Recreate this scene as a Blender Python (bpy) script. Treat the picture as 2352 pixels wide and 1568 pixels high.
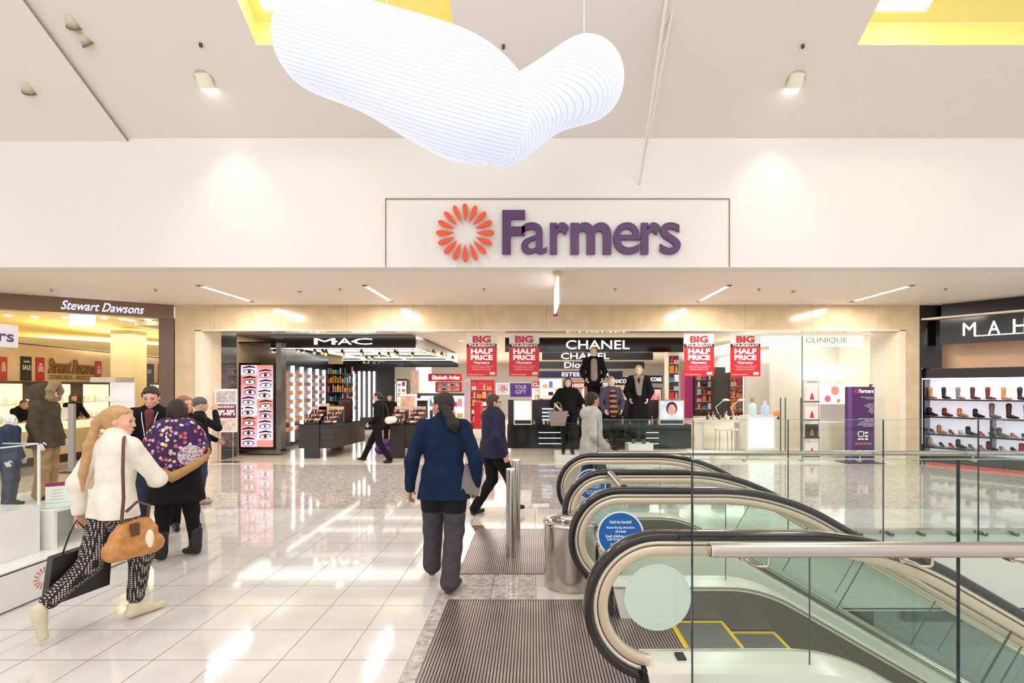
import bpy, math, random
import numpy as np
from mathutils import Vector, Matrix

sc = bpy.context.scene
for o in list(bpy.data.objects): bpy.data.objects.remove(o, do_unlink=True)
C = sc.collection
PI = math.pi
# ---------------------------------------------------------------- camera
F = 1146.0; VPX = 1225.0; HOR = 890.0; CH = 1.8
cd = bpy.data.cameras.new('camera'); cam = bpy.data.objects.new('camera', cd); C.objects.link(cam)
cam.location = (0, 0, CH); cam.rotation_euler = (PI/2, 0, 0)
cd.sensor_width = 36.0; cd.lens = F/2352*36.0
cd.shift_x = -(VPX-1176)/2352; cd.shift_y = (HOR-784)/2352
cd.clip_start = 0.05; cd.clip_end = 200
sc.camera = cam
# ---------------------------------------------------------------- world, lights, exposure
w = bpy.data.worlds.new('world'); sc.world = w; w.use_nodes = True
w.node_tree.nodes['Background'].inputs[0].default_value = (1.0, 0.98, 0.955, 1)
w.node_tree.nodes['Background'].inputs[1].default_value = 1.05
vs = sc.view_settings
vs.view_transform = 'Standard'; vs.look = 'None'; vs.gamma = 1; vs.use_curve_mapping = False
vs.exposure = 0.17
try: sc.cycles.max_bounces = 10; sc.cycles.transparent_max_bounces = 24; sc.cycles.sample_clamp_indirect = 8
except Exception: pass

def lamp(name, kind, loc, power, color=(1,1,1), size=0.1, size_y=None, rot=(0,0,0), spot=1.2, blend=0.6):
    l = bpy.data.lights.new(name, kind); l.energy = power; l.color = color
    if kind == 'AREA':
        l.size = size
        if size_y: l.shape = 'RECTANGLE'; l.size_y = size_y
    else:
        l.shadow_soft_size = size
        if kind == 'SPOT': l.spot_size = spot; l.spot_blend = blend
    o = bpy.data.objects.new(name, l); o.location = loc; o.rotation_euler = rot
    C.objects.link(o); return o
WARM = (1.0, 0.92, 0.80); COOL = (0.93, 0.96, 1.0)
# mall concourse lights (behind and above the viewer, in the high ceiling)
lamp('concourse_light', 'AREA', (-5, 0.0, 8.2), 80, (1,.97,.93), 1.2, 3)
lamp('concourse_light', 'AREA', (5, 0.0, 8.2), 80, (1,.97,.93), 1.2, 3)
lamp('concourse_light', 'AREA', (0, -4.0, 5.5), 160, (1,.96,.91), 6, 3, rot=(math.radians(50),0,0))
# large panels in the shop ceilings
lamp('shop_light', 'AREA', (-5.5, 14.2, 3.27), 75, (1,.95,.88), 5, 2.0)
lamp('shop_light', 'AREA', (0.5, 16.5, 3.27), 250, (1,.98,.95), 6, 4)
lamp('shop_light', 'AREA', (7.2, 14.6, 3.27), 62, (1,.985,.96), 3.5, 3)
lamp('shop_light', 'AREA', (-2.5, 24, 3.27), 520, (1,.97,.93), 7, 5)
lamp('shop_light', 'AREA', (7, 22, 3.27), 220, (1,.98,.95), 6, 5)
lamp('jewel_shop_light', 'AREA', (-10.9, 13.3, 3.2), 65, (1,.84,.55), 2.5, 2.5)
lamp('jewel_shop_light', 'AREA', (-12.2, 16.2, 3.2), 60, (1,.84,.55), 2.0, 3)
lamp('shoe_shop_light', 'AREA', (11.7, 12.4, 3.05), 110, (1,.96,.96), 2.0, 2.5)
lamp('lower_floor_fill', 'AREA', (7, 4.5, -1.2), 120, (1,.98,.93), 6, 2.4)  # added fill hanging in the open void, no fitting there; brightens the lower storey

# ---------------------------------------------------------------- helpers
def fx(px, Y): return (px-VPX)/F*Y
def fz(py, Y): return CH-(py-HOR)/F*Y
def lin(c):
    c = c/255.0
    return c/12.92 if c <= 0.04045 else ((c+0.055)/1.055)**2.4
def col(c):
    if isinstance(c, str): c = tuple(int(c[i:i+2],16) for i in (0,2,4))
    return (lin(c[0]), lin(c[1]), lin(c[2]), 1)
MATS = {}
def M(name, c=(200,200,200), rough=0.5, metal=0.0, emit=0.0, bump=0.0, bscale=60.0, spec=0.5, coat=0.0, ecol=None, var=0.0, vscale=8.0):
    if name in MATS: return MATS[name]
    m = bpy.data.materials.new(name); m.use_nodes = True; nt = m.node_tree
    b = nt.nodes['Principled BSDF']
    b.inputs['Base Color'].default_value = col(c); b.inputs['Roughness'].default_value = rough
    b.inputs['Metallic'].default_value = metal; b.inputs['Specular IOR Level'].default_value = spec
    if coat: b.inputs['Coat Weight'].default_value = coat
    if emit:
        b.inputs['Emission Color'].default_value = col(ecol or c); b.inputs['Emission Strength'].default_value = emit
    if bump or var:
        g = nt.nodes.new('ShaderNodeNewGeometry'); n = nt.nodes.new('ShaderNodeTexNoise')
        n.inputs['Scale'].default_value = bscale; n.inputs['Detail'].default_value = 4
        nt.links.new(g.outputs['Position'], n.inputs['Vector'])
        if bump:
            bp = nt.nodes.new('ShaderNodeBump'); bp.inputs['Strength'].default_value = bump; bp.inputs['Distance'].default_value = 0.02
            nt.links.new(n.outputs['Fac'], bp.inputs['Height']); nt.links.new(bp.outputs[0], b.inputs['Normal'])
        if var:
            n2 = nt.nodes.new('ShaderNodeTexNoise'); n2.inputs['Scale'].default_value = vscale; n2.inputs['Detail'].default_value = 3
            nt.links.new(g.outputs['Position'], n2.inputs['Vector'])
            r = nt.nodes.new('ShaderNodeValToRGB'); cc = col(c)
            r.color_ramp.elements[0].position = .35; r.color_ramp.elements[1].position = .68
            r.color_ramp.elements[0].color = tuple(x*(1-var) for x in cc[:3])+(1,)
            r.color_ramp.elements[1].color = tuple(min(1,x*(1+var)) for x in cc[:3])+(1,)
            nt.links.new(n2.outputs['Fac'], r.inputs[0]); nt.links.new(r.outputs[0], b.inputs['Base Color'])
    MATS[name] = m; return m
class NT:
    def __init__(s, name, rough=0.5, metal=0, spec=.5):
        s.m = bpy.data.materials.new(name); s.m.use_nodes = True; s.t = s.m.node_tree
        s.b = s.t.nodes['Principled BSDF']; s.b.inputs['Roughness'].default_value = rough; s.b.inputs['Metallic'].default_value = metal
        s.b.inputs['Specular IOR Level'].default_value = spec
        MATS[name] = s.m
    def n(s, t, **k):
        x = s.t.nodes.new(t)
        for a, v in k.items(): setattr(x, a, v)
        return x
    def put(s, inp, v):
        if isinstance(v, (int, float, tuple)): inp.default_value = v
        else: s.t.links.new(v, inp)
    def math(s, op, a, b=0.0, c=None):
        x = s.n('ShaderNodeMath', operation=op); s.put(x.inputs[0], a); s.put(x.inputs[1], b)
        if c is not None: s.put(x.inputs[2], c)
        return x.outputs[0]
    def pos(s, obj=False):
        if obj: g = s.n('ShaderNodeTexCoord').outputs['Object']
        else: g = s.n('ShaderNodeNewGeometry').outputs['Position']
        x = s.n('ShaderNodeSeparateXYZ'); s.t.links.new(g, x.inputs[0]); return x.outputs[0], x.outputs[1], x.outputs[2], g
    def mix(s, f, a, b):
        x = s.n('ShaderNodeMix', data_type='RGBA'); s.put(x.inputs[0], f)
        s.put(x.inputs[6], a); s.put(x.inputs[7], b); return x.outputs[2]
    def noise(s, v, scale, detail=3):
        x = s.n('ShaderNodeTexNoise'); x.inputs['Scale'].default_value = scale; x.inputs['Detail'].default_value = detail
        s.t.links.new(v, x.inputs['Vector']); return x.outputs['Fac']
    def vor(s, v, scale, out='Distance', feat='F1', rnd=1.0):
        x = s.n('ShaderNodeTexVoronoi', feature=feat); x.inputs['Scale'].default_value = scale; x.inputs['Randomness'].default_value = rnd
        s.t.links.new(v, x.inputs['Vector']); return x.outputs[out]
    def grid(s, c, off, sp, wd):     # 1 on the line
        a = s.math('FRACT', s.math('DIVIDE', s.math('SUBTRACT', c, off), sp))
        a = s.math('ABSOLUTE', s.math('SUBTRACT', a, 0.5)); return s.math('GREATER_THAN', a, 0.5-wd/sp/2)
    def ramp(s, f, stops):
        r = s.n('ShaderNodeValToRGB'); e = r.color_ramp.elements
        while len(e) < len(stops): e.new(0.5)
        for i, (p, c) in enumerate(stops): e[i].position = p; e[i].color = col(c)
        s.put(r.inputs[0], f); return r.outputs[0]
    def base(s, c): s.put(s.b.inputs['Base Color'], c)

class MB:
    def __init__(s): s.v = []; s.f = []; s.mi = []; s.sm = []
    def add(s, vs, fs, mi=0, smooth=False):
        o = len(s.v); s.v += [tuple(v) for v in vs]
        for f in fs: s.f.append(tuple(i+o for i in f)); s.mi.append(mi); s.sm.append(smooth)
        return s
    def box(s, x0, x1, y0, y1, z0, z1, mi=0):
        if x0 > x1: x0, x1 = x1, x0
        if y0 > y1: y0, y1 = y1, y0
        if z0 > z1: z0, z1 = z1, z0
        return s.add([(x0,y0,z0),(x1,y0,z0),(x1,y1,z0),(x0,y1,z0),(x0,y0,z1),(x1,y0,z1),(x1,y1,z1),(x0,y1,z1)],
              [(0,3,2,1),(4,5,6,7),(0,1,5,4),(1,2,6,5),(2,3,7,6),(3,0,4,7)], mi)
    def obox(s, c, u, v, w, mi=0):   # oriented box: centre, three half vectors
        c, u, v, w = map(Vector, (c, u, v, w))
        P = [c+a*u+b*v+d*w for d in (-1,1) for a, b in ((-1,-1),(1,-1),(1,1),(-1,1))]
        return s.add(P, [(0,3,2,1),(4,5,6,7),(0,1,5,4),(1,2,6,5),(2,3,7,6),(3,0,4,7)], mi)
    def poly(s, pts, mi=0): return s.add(pts, [tuple(range(len(pts)))], mi)
    def prism(s, pts, ext, mi=0):    # polygon pts + extrusion vector
        n = len(pts); e = Vector(ext); P = [Vector(p) for p in pts]; P += [p+e for p in P]
        return s.add(P, [tuple(range(n))[::-1], tuple(range(n, 2*n))] + [(i, (i+1) % n, n+(i+1) % n, n+i) for i in range(n)], mi)
    def rings(s, R, mi=0, cap=True, smooth=True, closed=False):
        n = len(R[0]); o = len(s.v); vs = [p for r in R for p in r]; fs = []
        m = len(R)
        for i in range(m if closed else m-1):
            for j in range(n):
                k = (j+1) % n; i2 = (i+1) % m
                fs.append((i*n+j, i*n+k, i2*n+k, i2*n+j))
        s.add(vs, fs, mi, smooth)
        if cap and not closed: s.add(R[0], [tuple(range(n))[::-1]], mi); s.add(R[-1], [tuple(range(n))], mi)
        return s
    def lathe(s, c, prof, seg=24, mi=0, cap=True, smooth=True):    # prof: (r, z)
        R = [[(c[0]+r*math.cos(2*PI*j/seg), c[1]+r*math.sin(2*PI*j/seg), c[2]+z) for j in range(seg)] for r, z in prof]
        return s.rings(R, mi, cap, smooth)
    def tube(s, pts, r, seg=10, mi=0, ry=None, closed=False):      # r scalar or list
        pts = [Vector(p) for p in pts]; n = len(pts); R = []
        up = None
        for i, p in enumerate(pts):
            a = pts[max(i-1, 0)] if not closed else pts[(i-1) % n]; b = pts[min(i+1, n-1)] if not closed else pts[(i+1) % n]
            t = (b-a).normalized()
            if up is None:
                up = Vector((0,0,1)) if abs(t.z) < .9 else Vector((0,1,0))
            u = (up-up.dot(t)*t).normalized(); up = u; v = t.cross(u)
            rr = r[i] if isinstance(r, (list, tuple)) else r
            R.append([p+u*rr*math.cos(2*PI*j/seg)+v*rr*math.sin(2*PI*j/seg) for j in range(seg)])
        return s.rings(R, mi, True, True, closed)
    def ell(s, c, rx, ry, rz, seg=14, rg=8, mi=0):
        R = []
        for i in range(rg+1):
            a = -PI/2+PI*i/rg; q = max(math.cos(a), 0.02)
            R.append([(c[0]+rx*q*math.cos(2*PI*j/seg), c[1]+ry*q*math.sin(2*PI*j/seg), c[2]+rz*math.sin(a)) for j in range(seg)])
        return s.rings(R, mi)
    def build(s, name, mats, parent=None, smooth=None):
        me = bpy.data.meshes.new(name); me.from_pydata(s.v, [], s.f)
        if not isinstance(mats, (list, tuple)): mats = [mats]
        for m in mats: me.materials.append(m)
        me.polygons.foreach_set('material_index', s.mi)
        me.polygons.foreach_set('use_smooth', s.sm if smooth is None else [smooth]*len(s.f))
        me.update()
        o = bpy.data.objects.new(name, me); C.objects.link(o)
        if parent: o.parent = parent
        return o
def bev(o, w=0.01, seg=2):
    m = o.modifiers.new('bevel', 'BEVEL'); m.width = w; m.segments = seg; m.limit_method = 'ANGLE'; m.angle_limit = math.radians(40); return o
def tag(o, label=None, cat=None, group=None, kind=None):
    if label: o['label'] = label
    if cat: o['category'] = cat
    if group: o['group'] = group
    if kind: o['kind'] = kind
    return o
def thing(name, label, cat, loc=(0,0,0), rz=0, group=None):
    o = bpy.data.objects.new(name, None); C.objects.link(o); o.location = loc; o.rotation_euler = (0,0,rz)
    o.empty_display_size = 0.1
    return tag(o, label, cat, group)
def struct(name, mb, mats): return tag(mb.build(name, mats), kind='structure')
def dup(root, loc=None, rz=None, label=None):
    r = root.copy(); C.objects.link(r)
    if loc is not None: r.location = loc
    if rz is not None: r.rotation_euler = (0,0,rz)
    if label: r['label'] = label
    for ch in list(root.children):
        c = ch.copy(); C.objects.link(c); c.parent = r
        for g in ch.children:
            d = g.copy(); C.objects.link(d); d.parent = c
    return r
ORD = ['first','second','third','fourth','fifth','sixth','seventh','eighth','ninth','tenth','eleventh','twelfth','thirteenth','fourteenth','fifteenth','sixteenth','seventeenth','eighteenth','nineteenth','twentieth','twenty-first','twenty-second','twenty-third','twenty-fourth']

def text(s, w, h, mat, o=(0,0,0), u=(1,0,0), v=(0,0,1), depth=0.004, bold=0.0, shear=0.0, parent=None, name='lettering', mat2=None):
    """writing as a mesh w wide, h high, centred on o; u right, v up"""
    cu = bpy.data.curves.new('t', 'FONT'); cu.body = s; cu.offset = bold; cu.shear = shear; cu.resolution_u = 3 if h < .2 else 6
    cu.extrude = 0.5 if depth else 0
    ob = bpy.data.objects.new('t', cu); C.objects.link(ob)
    dg = bpy.context.evaluated_depsgraph_get(); dg.update()
    me = bpy.data.meshes.new_from_object(ob.evaluated_get(dg))
    bpy.data.objects.remove(ob); bpy.data.curves.remove(cu)
    n = len(me.vertices); a = np.empty(n*3, dtype=np.float32); me.vertices.foreach_get('co', a); a = a.reshape(-1,3)
    mn, mx = a.min(0), a.max(0); c = (mn+mx)/2; sz = np.maximum(mx-mn, 1e-6)
    u = Vector(u).normalized(); v = Vector(v).normalized(); nn = u.cross(v)
    q = (a-c)/sz*np.array([w, h, depth if depth else 0])
    q[:,2] += depth/2
    p = np.array(o)[None]+q[:,0:1]*np.array(u)[None]+q[:,1:2]*np.array(v)[None]+q[:,2:3]*np.array(nn)[None]
    me.vertices.foreach_set('co', p.astype(np.float32).ravel()); me.name = name
    me.materials.clear(); me.materials.append(mat); me.update()
    ob = bpy.data.objects.new(name, me); C.objects.link(ob)
    if parent: ob.parent = parent
    return ob

# glass: thin pane, part mirror part clear
def glass_mat(name, tint, refl=0.07, rough=0.0, ior=1.45):
    m = bpy.data.materials.new(name); m.use_nodes = True; t = m.node_tree; t.nodes.clear()
    o = t.nodes.new('ShaderNodeOutputMaterial'); mx = t.nodes.new('ShaderNodeMixShader')
    tr = t.nodes.new('ShaderNodeBsdfTransparent'); tr.inputs[0].default_value = tint
    g = t.nodes.new('ShaderNodeBsdfGlossy'); g.inputs['Roughness'].default_value = rough
    fr = t.nodes.new('ShaderNodeFresnel'); fr.inputs[0].default_value = ior
    ge = t.nodes.new('ShaderNodeNewGeometry'); mu = t.nodes.new('ShaderNodeMath'); mu.operation = 'MULTIPLY_ADD'   # only the outer face mirrors
    mu.inputs[1].default_value = -1; mu.inputs[2].default_value = 1; t.links.new(ge.outputs['Backfacing'], mu.inputs[0])
    m2 = t.nodes.new('ShaderNodeMath'); m2.operation = 'MULTIPLY'; t.links.new(fr.outputs[0], m2.inputs[0]); t.links.new(mu.outputs[0], m2.inputs[1])
    t.links.new(m2.outputs[0], mx.inputs[0]); t.links.new(tr.outputs[0], mx.inputs[1]); t.links.new(g.outputs[0], mx.inputs[2])
    t.links.new(mx.outputs[0], o.inputs[0]); MATS[name] = m; return m
G_CLEAR = glass_mat('glass_clear', (.97,.985,.975,1))
G_GREEN = glass_mat('glass_green', (.955,.985,.972,1))
G_EDGE = M('glass_edge', (70,110,96), .1)
WHITE = M('white_paint', (236,232,226), .55)
STEEL = M('brushed_steel', (190,182,174), .22, 1.0)
STEELD = M('dark_steel', (120,115,112), .3, 1.0)
BLACK = M('black_gloss', (14,13,14), .12)
BLACKM = M('black_matt', (20,19,20), .6)
DGREY = M('dark_grey', (60,58,58), .45)
WTXT = M('white_letter', (245,245,245), .4)
LED = M('led_strip', (255,252,246), .4, emit=5.0)
CHROME = M('chrome', (210,208,205), .1, 1.0)
# ================================================================ THE SETTING
# floor: polished white tiles, granite band, granite edging, shop floors
t = NT('floor_tiles', .07, 0, .6); X, Y, Z, g = t.pos()
line = t.math('MAXIMUM', t.grid(X, -.823, .4226, .006), t.grid(Y, 3.298, .412, .006))
nz = t.noise(g, 2.5, 2); t.base(t.mix(line, t.ramp(nz, [(.3,(208,204,199)),(.7,(220,216,211))]), col((110,104,98))))
t.put(t.b.inputs['Roughness'], t.math('ADD', t.math('MULTIPLY', line, .4), .06))
TILE = t.m
def granite(name, a, b, c, jx=.845, jy=.824, rough=.06):
    t = NT(name, rough, 0, .6); X, Y, Z, g = t.pos()
    v = t.vor(g, 26, 'Color'); sep = t.n('ShaderNodeSeparateColor'); t.put(sep.inputs[0], v)
    n = t.noise(g, 16, 6)
    k = t.ramp(t.math('ADD', t.math('MULTIPLY', sep.outputs[0], .45), t.math('MULTIPLY', n, .6)), [(.25,a),(.5,b),(.78,c)])
    line = t.math('MAXIMUM', t.grid(X, -.37, jx, .005), t.grid(Y, 4.544, jy, .005))
    t.base(t.mix(line, k, col((95,88,82)))); return t.m
GRAN = granite('granite_grey', (164,156,148), (186,178,170), (208,201,194))
GRANB = granite('granite_brown', (92,68,48), (134,104,76), (170,140,108), 3, 3)
CREAM = M('shop_floor_cream', (222,206,180), .12, var=.06)
mb = MB()
def fq(x0,x1,y0,y1,mi,z=0.0):
    mb.add([(x0,y0,z),(x1,y0,z),(x1,y1,z),(x0,y1,z)], [(0,1,2,3)], mi)
mats = [TILE, GRAN, GRANB, M('threshold_stone', (226,216,200), .12), CREAM]
HX = 1.06   # where the escalator void begins
fq(-16,-.823,-6,7.42,0); fq(-.823,-.72,-6,5.76,1); fq(-.823,-.72,5.76,6.53,2); fq(-.823,0.01,6.53,7.42,0)
fq(-.72,.01,6.34,6.53,2); fq(.01,1.06,6.0,7.42,0); fq(-.72,.01,4.23,4.81,1); fq(.01,HX,4.23,4.81,0)
fq(-.72,.01,-6,4.23,1); fq(.01,HX,-6,4.23,1); fq(-.72,.01,4.81,6.34,1); fq(.01,HX,4.81,6.0,1)
fq(HX,16,-6,2.62,0); fq(HX,16,6.34,7.42,0); fq(HX-.001,HX,6.0,6.34,0)
fq(-16,16,7.42,11.66,1); fq(-8.4,9.1,11.66,12.95,3); fq(-9.5,16,12.95,34,4); fq(-24,-8.4,11.66,26,4); fq(9.1,16,11.66,16,4)
fl = struct('floor', mb, mats)
# slab edges round the escalator void
mb = MB(); mb.box(HX,16,6.30,6.36,-1.0,-.03); mb.box(HX,16,2.56,2.62,-1.0,-.02); struct('wall_void_edge', mb, M('slab_edge', (222,220,212), .5))
mb = MB(); mb.box(HX,16,6.27,6.36,-.028,.012); struct('trim_1', mb, STEEL)
# lower storey
t = NT('lower_floor', .15); X, Y, Z, g = t.pos()
line = t.math('MAXIMUM', t.grid(X, 0, .6, .012), t.grid(Y, 0, .6, .012))
t.base(t.mix(line, t.ramp(t.noise(g, 5), [(.3,(120,116,110)),(.7,(142,138,130))]), col((80,78,74))))
mb = MB(); mb.box(-2,18,1,16,-5.1,-5.0); struct('floor_lower', mb, t.m)
mb = MB(); mb.box(HX,18,9.5,9.6,-5,-1.0); mb.box(HX-.1,HX,1,9.6,-5,-.3); struct('wall_lower', mb, M('lower_wall', (170,172,166), .6))
mb = MB(); mb.box(HX,18,6.3,9.6,-1.02,-.98); struct('ceiling_lower', mb, M('lower_ceiling', (205,205,198), .6))
mb = MB()
for x0,x1,z0,z1 in ((3.2,6.4,-3.6,-1.5),(7.0,9.2,-2.6,-1.3),(9.6,13,-3.8,-1.5)): mb.box(x0,x1,9.38,9.5,z0,z1)
tag(mb.build('window_2', M('lower_glazing', (66,76,72), .15)), kind='structure')

# high fascia wall and soffit
FY = 8.01
WALLP = M('fascia_paint', (232,228,222), .6)
mb = MB(); mb.box(-16,16,FY,FY+.3,3.73,5.83); struct('wall_fascia', mb, WALLP)
mb = MB(); mb.box(-16,16,FY+.3,12.0,3.73,3.85); struct('ceiling_soffit', mb, M('soffit_paint', (242,232,223), .6))
# sloping high ceiling with two roof-light wells
SL = .606
def cz(y): return 5.8+SL*(FY-y)
CEIL = M('ceiling_paint', (227,220,213), .7)
wells = [(-3.80,-1.07,3.6,6.85),(4.45,7.2,3.6,6.85)]
mb = MB()
def cquad(x0,x1,y0,y1,dz=0): mb.add([(x0,y0,cz(y0)+dz),(x1,y0,cz(y0)+dz),(x1,y1,cz(y1)+dz),(x0,y1,cz(y1)+dz)], [(0,1,2,3)], 0)
cquad(-6.52,16,6.85,FY+.05); cquad(-6.52,16,1.5,3.6)
for a,b in ((-6.52,-3.8),(-1.07,4.45),(7.2,16)): cquad(a,b,3.6,6.85)
struct('ceiling', mb, CEIL)
mb = MB(); mb.add([(-16,1.5,cz(1.5)-.05),(-6.52,1.5,cz(1.5)-.05),(-6.52,FY,cz(FY)-.05),(-16,FY,cz(FY)-.05)],[(0,1,2,3)])
mb.add([(-6.52,1.5,cz(1.5)-.05),(-6.52,1.5,cz(1.5)+.02),(-6.52,FY,cz(FY)+.02),(-6.52,FY,cz(FY)-.05)],[(0,1,2,3)])
struct('ceiling_side', mb, M('ceiling_side_paint', (231,223,215), .7))
mb = MB(); mb.box(-6.525,-6.505,1.5,1.52,0,0)
mb = MB(); mb.prism([(-6.51,1.5,cz(1.5)-.055),(-6.51,FY,cz(FY)-.055),(-6.51,FY,cz(FY)-.03),(-6.51,1.5,cz(1.5)-.03)],(.012,0,0)); struct('joint_shadow_strip', mb, M('shadow_gap', (150,140,124), .8))  # dark strip standing in for the shade line along the ceiling fold
YEL = M('yellow_well', (255,236,140), .6); SKY = M('rooflight', (255,255,252), .5, emit=4.0)
for i,(x0,x1,y0,y1) in enumerate(wells):
    mb = MB(); up = .30
    def P(x,y,k): return (x, y, cz(y)+k*up)
    mb.add([P(x0,y1,0),P(x1,y1,0),P(x1,y1,1),P(x0,y1,1)],[(0,1,2,3)]); mb.add([P(x0,y0,0),P(x0,y1,0),P(x0,y1,1),P(x0,y0,1)],[(0,1,2,3)])
    mb.add([P(x1,y0,0),P(x1,y1,0),P(x1,y1,1),P(x1,y0,1)],[(0,1,2,3)]); mb.add([P(x0,y0,0),P(x1,y0,0),P(x1,y0,1),P(x0,y0,1)],[(0,1,2,3)])
    struct('wall_skylight_well.%03d'%i if i else 'wall_skylight_well', mb, YEL)
    a, b = x0+.16, x0+.85
    mb = MB(); mb.add([P(a,y0+.1,1),P(b,y0+.1,1),P(b,y1-.12,1),P(a,y1-.12,1)],[(0,1,2,3)]); struct('window_%d'%(3+i), mb, SKY)
    mb = MB(); mb.add([P(x0,y0,1.02),P(x1,y0,1.02),P(x1,y1,1.02),P(x0,y1,1.02)],[(0,1,2,3)]); struct('ceiling_skylight_%s'%('left','right')[i], mb, YEL)
    lamp('skylight_glow', 'AREA', ((a+b)/2, (y0+y1)/2, cz((y0+y1)/2)+up-.03), 60, (1,1,.97), .8, 2.4, rot=(math.atan(-SL),0,0))
# sign recess frame on the fascia
mb = MB(); x0,x1 = fx(887,FY),fx(1674,FY); z0,z1 = 3.74,fz(458,FY)
for a in ((x0-.012,x1+.012,z1,z1+.016),(x0-.014,x0,z0,z1),(x1,x1+.014,z0,z1)): mb.box(a[0],a[1],FY-.012,FY+.01,a[2],a[3])
struct('trim_3', mb, M('sign_gap', (140,128,106), .7))
# beige stone shop front portal
t = NT('portal_stone', .16, 0, .5); X, Y, Z, g = t.pos()
line = t.math('MAXIMUM', t.grid(X, .3, 1.55, .006), t.grid(Z, 3.15, 1.04, .004))
t.base(t.mix(line, t.ramp(t.noise(g, 3.2, 8), [(.25,(204,178,142)),(.5,(214,188,152)),(.75,(224,200,166))]), col((150,124,92))))
STONE = t.m
WY = 11.65
xa,xb = fx(402,WY),fx(2112,WY); oa,ob_ = fx(462,WY),fx(2066,WY); zt = fz(760,WY)
mb = MB(); mb.box(xa,xb,WY,WY+.35,zt,3.73); mb.box(xa,oa,WY,WY+.35,0,zt); mb.box(ob_,xb,WY,WY+.35,0,zt); struct('wall_portal', mb, STONE)
mb = MB(); CR = M('cream_trim', (238,224,198), .25)
mb.box(oa-.14,oa+.006,WY-.012,WY+.355,0,zt+.02); mb.box(ob_-.006,ob_+.14,WY-.012,WY+.355,0,zt+.02); mb.box(oa-.14,ob_+.14,WY-.012,WY,zt,zt+.03); struct('trim_4', mb, CR)
# inner reveal walls of the big shop
mb = MB(); mb.box(oa-.05,oa,WY+.36,12.4,0,3.3); struct('wall_reveal_left', mb, M('reveal_panel', (232,214,186), .3))
mb = MB(); mb.box(ob_,ob_+.05,WY+.36,12.62,0,3.3); mb.box(9.3,9.35,12.7,20,0,3.3); struct('wall_right', mb, M('shop_wall_cream', (240,230,214), .5))
mb = MB(); mb.box(-9.6,9.2,WY+.36,34,3.3,3.4); struct('ceiling_shop', mb, M('shop_ceiling', (238,232,222), .7))
mb = MB(); mb.box(-9.6,9.2,33.8,34,0,3.3); mb.box(-9.7,-9.6,13,34,0,3.3); mb.box(9.1,9.2,20,34,0,3.3); struct('wall_back', mb, M('shop_back_wall', (240,238,236), .6))
# ================================================================ FASCIA SIGN
PURPLE = M('sign_purple', (88,48,98), .4); ORANGE = M('sign_orange', (238,88,44), .45)
def sun_logo(parent, c, R, u, v, mat, depth, n=16, name='petal', one=False, thin=1.0):
    c = Vector(c); u = Vector(u).normalized(); v = Vector(v).normalized(); nn = u.cross(v)
    prof = [(.40,.0),(.55,.045),(.72,.078),(.86,.088),(.94,.075),(1.0,.03)]
    big = MB()
    for i in range(n):
        a = PI/2+2*PI*i/n; d = u*math.cos(a)+v*math.sin(a); e = -u*math.sin(a)+v*math.cos(a)
        pts = [c+d*R*r+e*R*ww*thin for r, ww in prof]+[c+d*R*r-e*R*ww*thin for r, ww in reversed(prof[1:])]
        mb = big if one else MB(); mb.prism([p for p in pts], nn*depth)
        if not one: mb.build(name, mat, parent)
    if one: big.build(name, mat, parent)
sg = thing('store_sign', 'big shop sign with purple raised letters beside an orange sunburst on the white fascia', 'sign', (0, FY, 0))
zf = lambda p: fz(p, FY-.05); xf = lambda p: fx(p, FY-.05)
sun_logo(sg, (xf(1068.5), -.045, zf(535)), 66/F*FY, (1,0,0), (0,0,1), ORANGE, .035)
for ch, a, b, t_ in (('F',1153.6,1206,483),('a',1197,1256,511),('r',1263,1307,511),('m',1310,1404,511),('e',1408.5,1469.5,511),('r',1472,1517,511),('s',1516,1563,511)):
    o = text(ch, xf(b)-xf(a), zf(t_)-zf(583.5), PURPLE, ((xf(a)+xf(b))/2, -.012, (zf(t_)+zf(583.5))/2), depth=.06, bold=(.03 if ch in "Frm" else .008), parent=sg, name='letter')

# ================================================================ HANGING CLOUD LIGHT
t = NT('cloud_light', .4); X, Y, Z, g = t.pos(True)
d1 = t.math('ADD', t.math('MULTIPLY', Z, 1.0), t.math('MULTIPLY', t.math('ABSOLUTE', Y), .55))
d1 = t.math('ADD', d1, t.math('MULTIPLY', X, .28))
ln = t.grid(d1, 0, .045, .0045)
t.base(t.mix(ln, col((168,170,182)), col((136,138,152))))
t.put(t.b.inputs['Emission Color'], t.mix(ln, col((228,234,255)), col((192,198,222)))); t.b.inputs['Emission Strength'].default_value = .62
CLOUD = t.m
pl = thing('pendant_light', 'large white glowing cloud-shaped hanging light made of thin layered strips', 'light', (0,5.0,4.4))
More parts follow.
